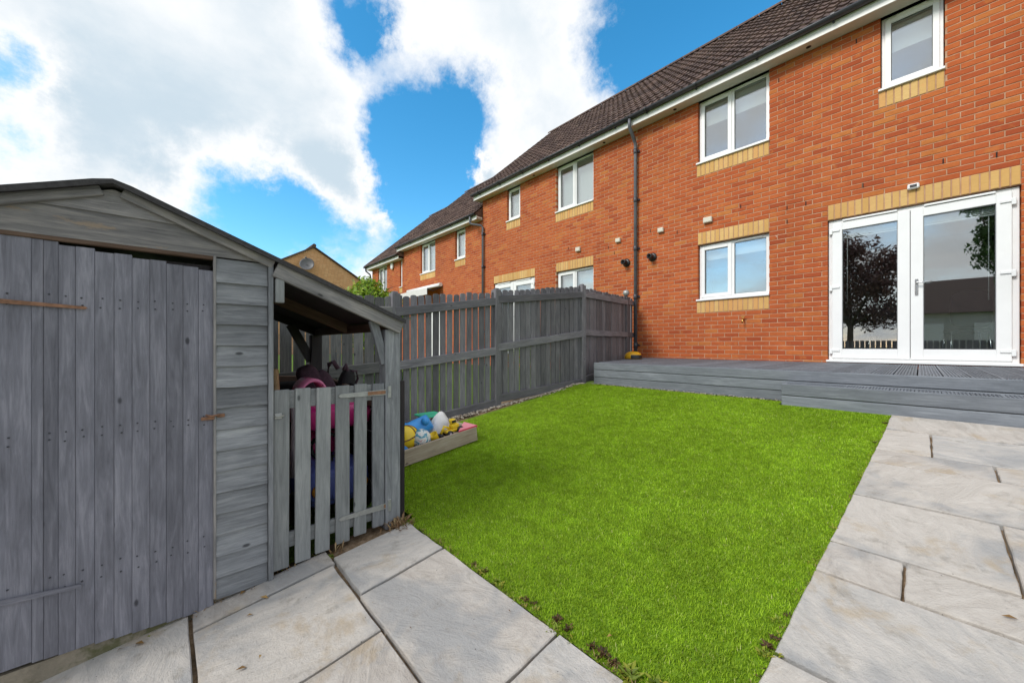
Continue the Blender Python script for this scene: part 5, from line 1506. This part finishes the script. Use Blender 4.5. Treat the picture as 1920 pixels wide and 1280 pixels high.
for i in range(24): wp.append((random.uniform(-2.10, -2.03), random.uniform(-.25, .6), random.randint(4, 10), random.uniform(.007, .014)))
weeds('weeds', 'weed_leaf', wp, 'tiny yellow green weeds and moss in the joints along the lawn', 'weeds', .6)
wp = [(-2.0 + random.gauss(0, .02), .965 + random.gauss(0, .03), 10, .05) for i in range(16)] + [(-2.02, .62, 22, .045)] + [(random.uniform(-1.9, -.4), LAWN_F + random.uniform(-.004, .014), 6, .016) for i in range(30)] + [(LAWN_R(y) - .005, y, 5, .014) for y in [random.uniform(1.1, 4.3) for i in range(26)]]
wp += [(random.uniform(-2.09, -2.04), random.uniform(.05, .45), 10, .022) for i in range(18)]
weeds('dead_grass', 'straw', wp, 'dry brown dead grass tufts at the foot of the lean-to post', 'dead grass', .9)
wp = []
for (px, py, n, s_q) in ((1045, 1160, 60, .018), (1065, 1175, 40, .016), (1130, 1222, 70, .018), (1150, 1238, 50, .016), (910, 1068, 45, .014), (890, 1055, 30, .012), (830, 1022, 30, .010), (985, 1120, 50, .014), (1000, 1128, 30, .012),
                         (1440, 1208, 50, .016), (1452, 1195, 30, .014), (1475, 1150, 20, .012), (1660, 795, 40, .016), (1640, 828, 25, .014), (1668, 776, 40, .016), (1600, 905, 16, .010), (1110, 1208, 50, .014), (765, 985, 40, .014), (1175, 1262, 60, .018)):
    d = pix_dir(px, py); t = -(CAMZ + .32 + .12 * 4.65) / (d.z - .12 * d.y); wp.append((d.x * t, d.y * t, n, s_q))
for i in range(60): wp.append((random.uniform(-1.95, -.35), LAWN_F - .004 + random.uniform(-.006, .006), 8, .008))
for i in range(50):
    y = random.uniform(1.05, 4.4); wp.append((LAWN_R(y) + .002 + random.uniform(-.006, .004), y, 6, .008))
weeds('moss', 'moss_brown', wp, 'dark brown moss and soil crumbs along the lawn edges', 'moss', .5)
# fallen leaves on the paving
m = MB()
for (px, py, s) in ((262, 1208, .020), (225, 1220, .010), (452, 1256, .016), (468, 1155, .012), (488, 1233, .009), (455, 1113, .017), (495, 1122, .02), (1893, 1160, .022), (955, 1148, .006), (770, 1180, .006), (700, 1132, .006), (1020, 1030, .007), (1143, 1195, .012)):
    d = pix_dir(px, py); t = -(CAMZ + .32 + .12 * 4.65) / (d.z - .12 * d.y); p = Vector((d.x * t, d.y * t, 0)); p.z = gz(p.y) + .006
    a = random.uniform(0, 6.28); u = Vector((math.cos(a), math.sin(a), .12)) * s; v = Vector((-u.y, u.x, 0)) * random.uniform(.3, .5)
    m.add([p - u, p - u * .2 + v + Vector((0, 0, .004)), p + u, p - u * .2 - v + Vector((0, 0, .006))], [(0, 1, 2, 3)])
tag(m.build('fallen_leaves', 'fallen_leaf_brown'), 'few small brown leaves and crumbs scattered on the paving slabs', 'leaves', kind='stuff')

# ------------------------------------------------------------------ inside the house, seen through the glass
tbl = empty('dining_table', (.2, 9.3, 0), 'pale dining table inside the house behind the French doors', 'table')
fixn(MB().box(-.6, 1.0, 8.9, 9.7, .72, .75, .008).build('tabletop', 'pale_wood', tbl))
for (x, y) in ((-.52, 8.97), (.92, 8.97), (-.52, 9.63), (.92, 9.63)): fixn(MB().box(x - .03, x + .03, y - .03, y + .03, .001, .72, .004).build('leg', 'pale_wood', tbl))
def chair(x, y, rz, lb):
    c = empty('dining_chair', (x, y, 0), lb, 'chair', 'dining chairs inside'); M = Matrix.Translation((x, y, 0)) @ Matrix.Rotation(rz, 4, 'Z')
    m = MB(); rounded_box(m, (0, 0, .46), (.21, .21, .04), .5, M); fixn(m.build('seat', 'fabric_black', c))
    m = MB(); rounded_box(m, (0, .20, .76), (.20, .03, .26), .5, M); fixn(m.build('backrest', 'fabric_black', c))
    for sx in (-1, 1):
        for sy in (-1, 1): fixn(MB().tube([M @ Vector((sx * .17, sy * .17, .44)), M @ Vector((sx * .20, sy * .20, .001))], .012, 8).build('leg', 'metal_chrome', c))
chair(-.35, 8.55, R(170), 'black chair with chrome legs behind the left French door pane')
chair(.45, 8.50, R(190), 'black chair with chrome legs behind the right French door pane')
tag(fixn(rounded_box(MB(), (-2.13, WY + .24, 3.71), (.05, .03, .075), .6).build('pink_toy', 'toy_pink')), 'small pink toy on the sill inside the upstairs double window', 'toy')
tag(fixn(rounded_box(MB(), (-2.55, WY + .24, 3.74), (.05, .03, .10), .4).build('white_box', 'bag_white')), 'small white box on the sill inside the upstairs double window', 'box')

# ------------------------------------------------------------------ what the panes reflect: the far side of the garden
rf = empty('rear_fence', (0, -5.6, gz(-5.6)), 'grey boarded fence across the bottom of the garden, mirrored in the door glass', 'fence')
for i in range(62):
    x = -4.4 + i * .15
    board('pale', (x, -5.6, gz(-5.6) - .05), (x, -5.6, gz(-5.6) + 1.98 + random.uniform(-.01, .01)), (1, 0, 0), .12, .018, 'fence_wood', rf)
for z in (.35, 1.65): board('rail', (-4.5, -5.57, gz(-5.6) + z), (4.9, -5.57, gz(-5.6) + z), (0, 0, 1), .09, .035, 'fence_wood', rf)
def tree(x, y, h, r, mat, label, seed):
    g = gz(y); t = empty('garden_tree', (x, y, g), label, 'tree', 'trees beyond the garden')
    rr = random.Random(seed)
    m = MB().tube([(x, y, g - .2), (x + .05, y, g + h * .35), (x - .05, y + .05, g + h * .7)], [.16, .12, .05], 9)
    lumps = [(x, y, g + h * .66, r)]
    for k in range(9):
        a = k * 2.4 + rr.random(); d_ = r * rr.uniform(.5, .95); zc = g + h * rr.uniform(.42, .92); q = (x + d_ * math.cos(a), y + d_ * math.sin(a), zc)
        lumps.append((*q, r * rr.uniform(.35, .55))); m.tube([(x, y, g + h * .35), ((x + q[0]) / 2, (y + q[1]) / 2, (g + h * .4 + zc) / 2), q], [.07, .04, .015], 6)
    m.build('trunk', 'bark', t)
    leaf_cloud('crown', mat, t, lumps, 15000, .095, seed, .3)
tree(-2.5, -11.5, 8.0, 2.1, 'leaf_copper', 'copper leaved tree mirrored in the left French door pane', 21)
tree(2.75, -12.5, 9.2, 1.3, 'leaf_dark', 'tall dark green tree mirrored in the right French door pane', 22)
bh_ = empty('rear_house', (2.0, -24, -1.6), 'rendered house with dark tiled roof mirrored in the French doors', 'house')
MB().box(-.8, 8.5, -28, -21, -1.7, 2.3).build('wall', 'render_wall', bh_)
m = MB(); m.add([(-1.0, -20.7, 2.25), (8.8, -20.7, 2.25), (8.8, -24.5, 4.7), (-1.0, -24.5, 4.7), (8.8, -28.3, 2.25), (-1.0, -28.3, 2.25)], [(0, 1, 2, 3), (3, 2, 4, 5), (1, 4, 2), (0, 3, 5), (0, 5, 4, 1)]); m.build('roof', 'roof_tile', bh_)
for x in (-.2, 2.2, 5.2): fixn(MB().box(x, x + 1.2, -20.99, -20.93, .4, 1.6, .01).build('window', 'upvc', bh_))
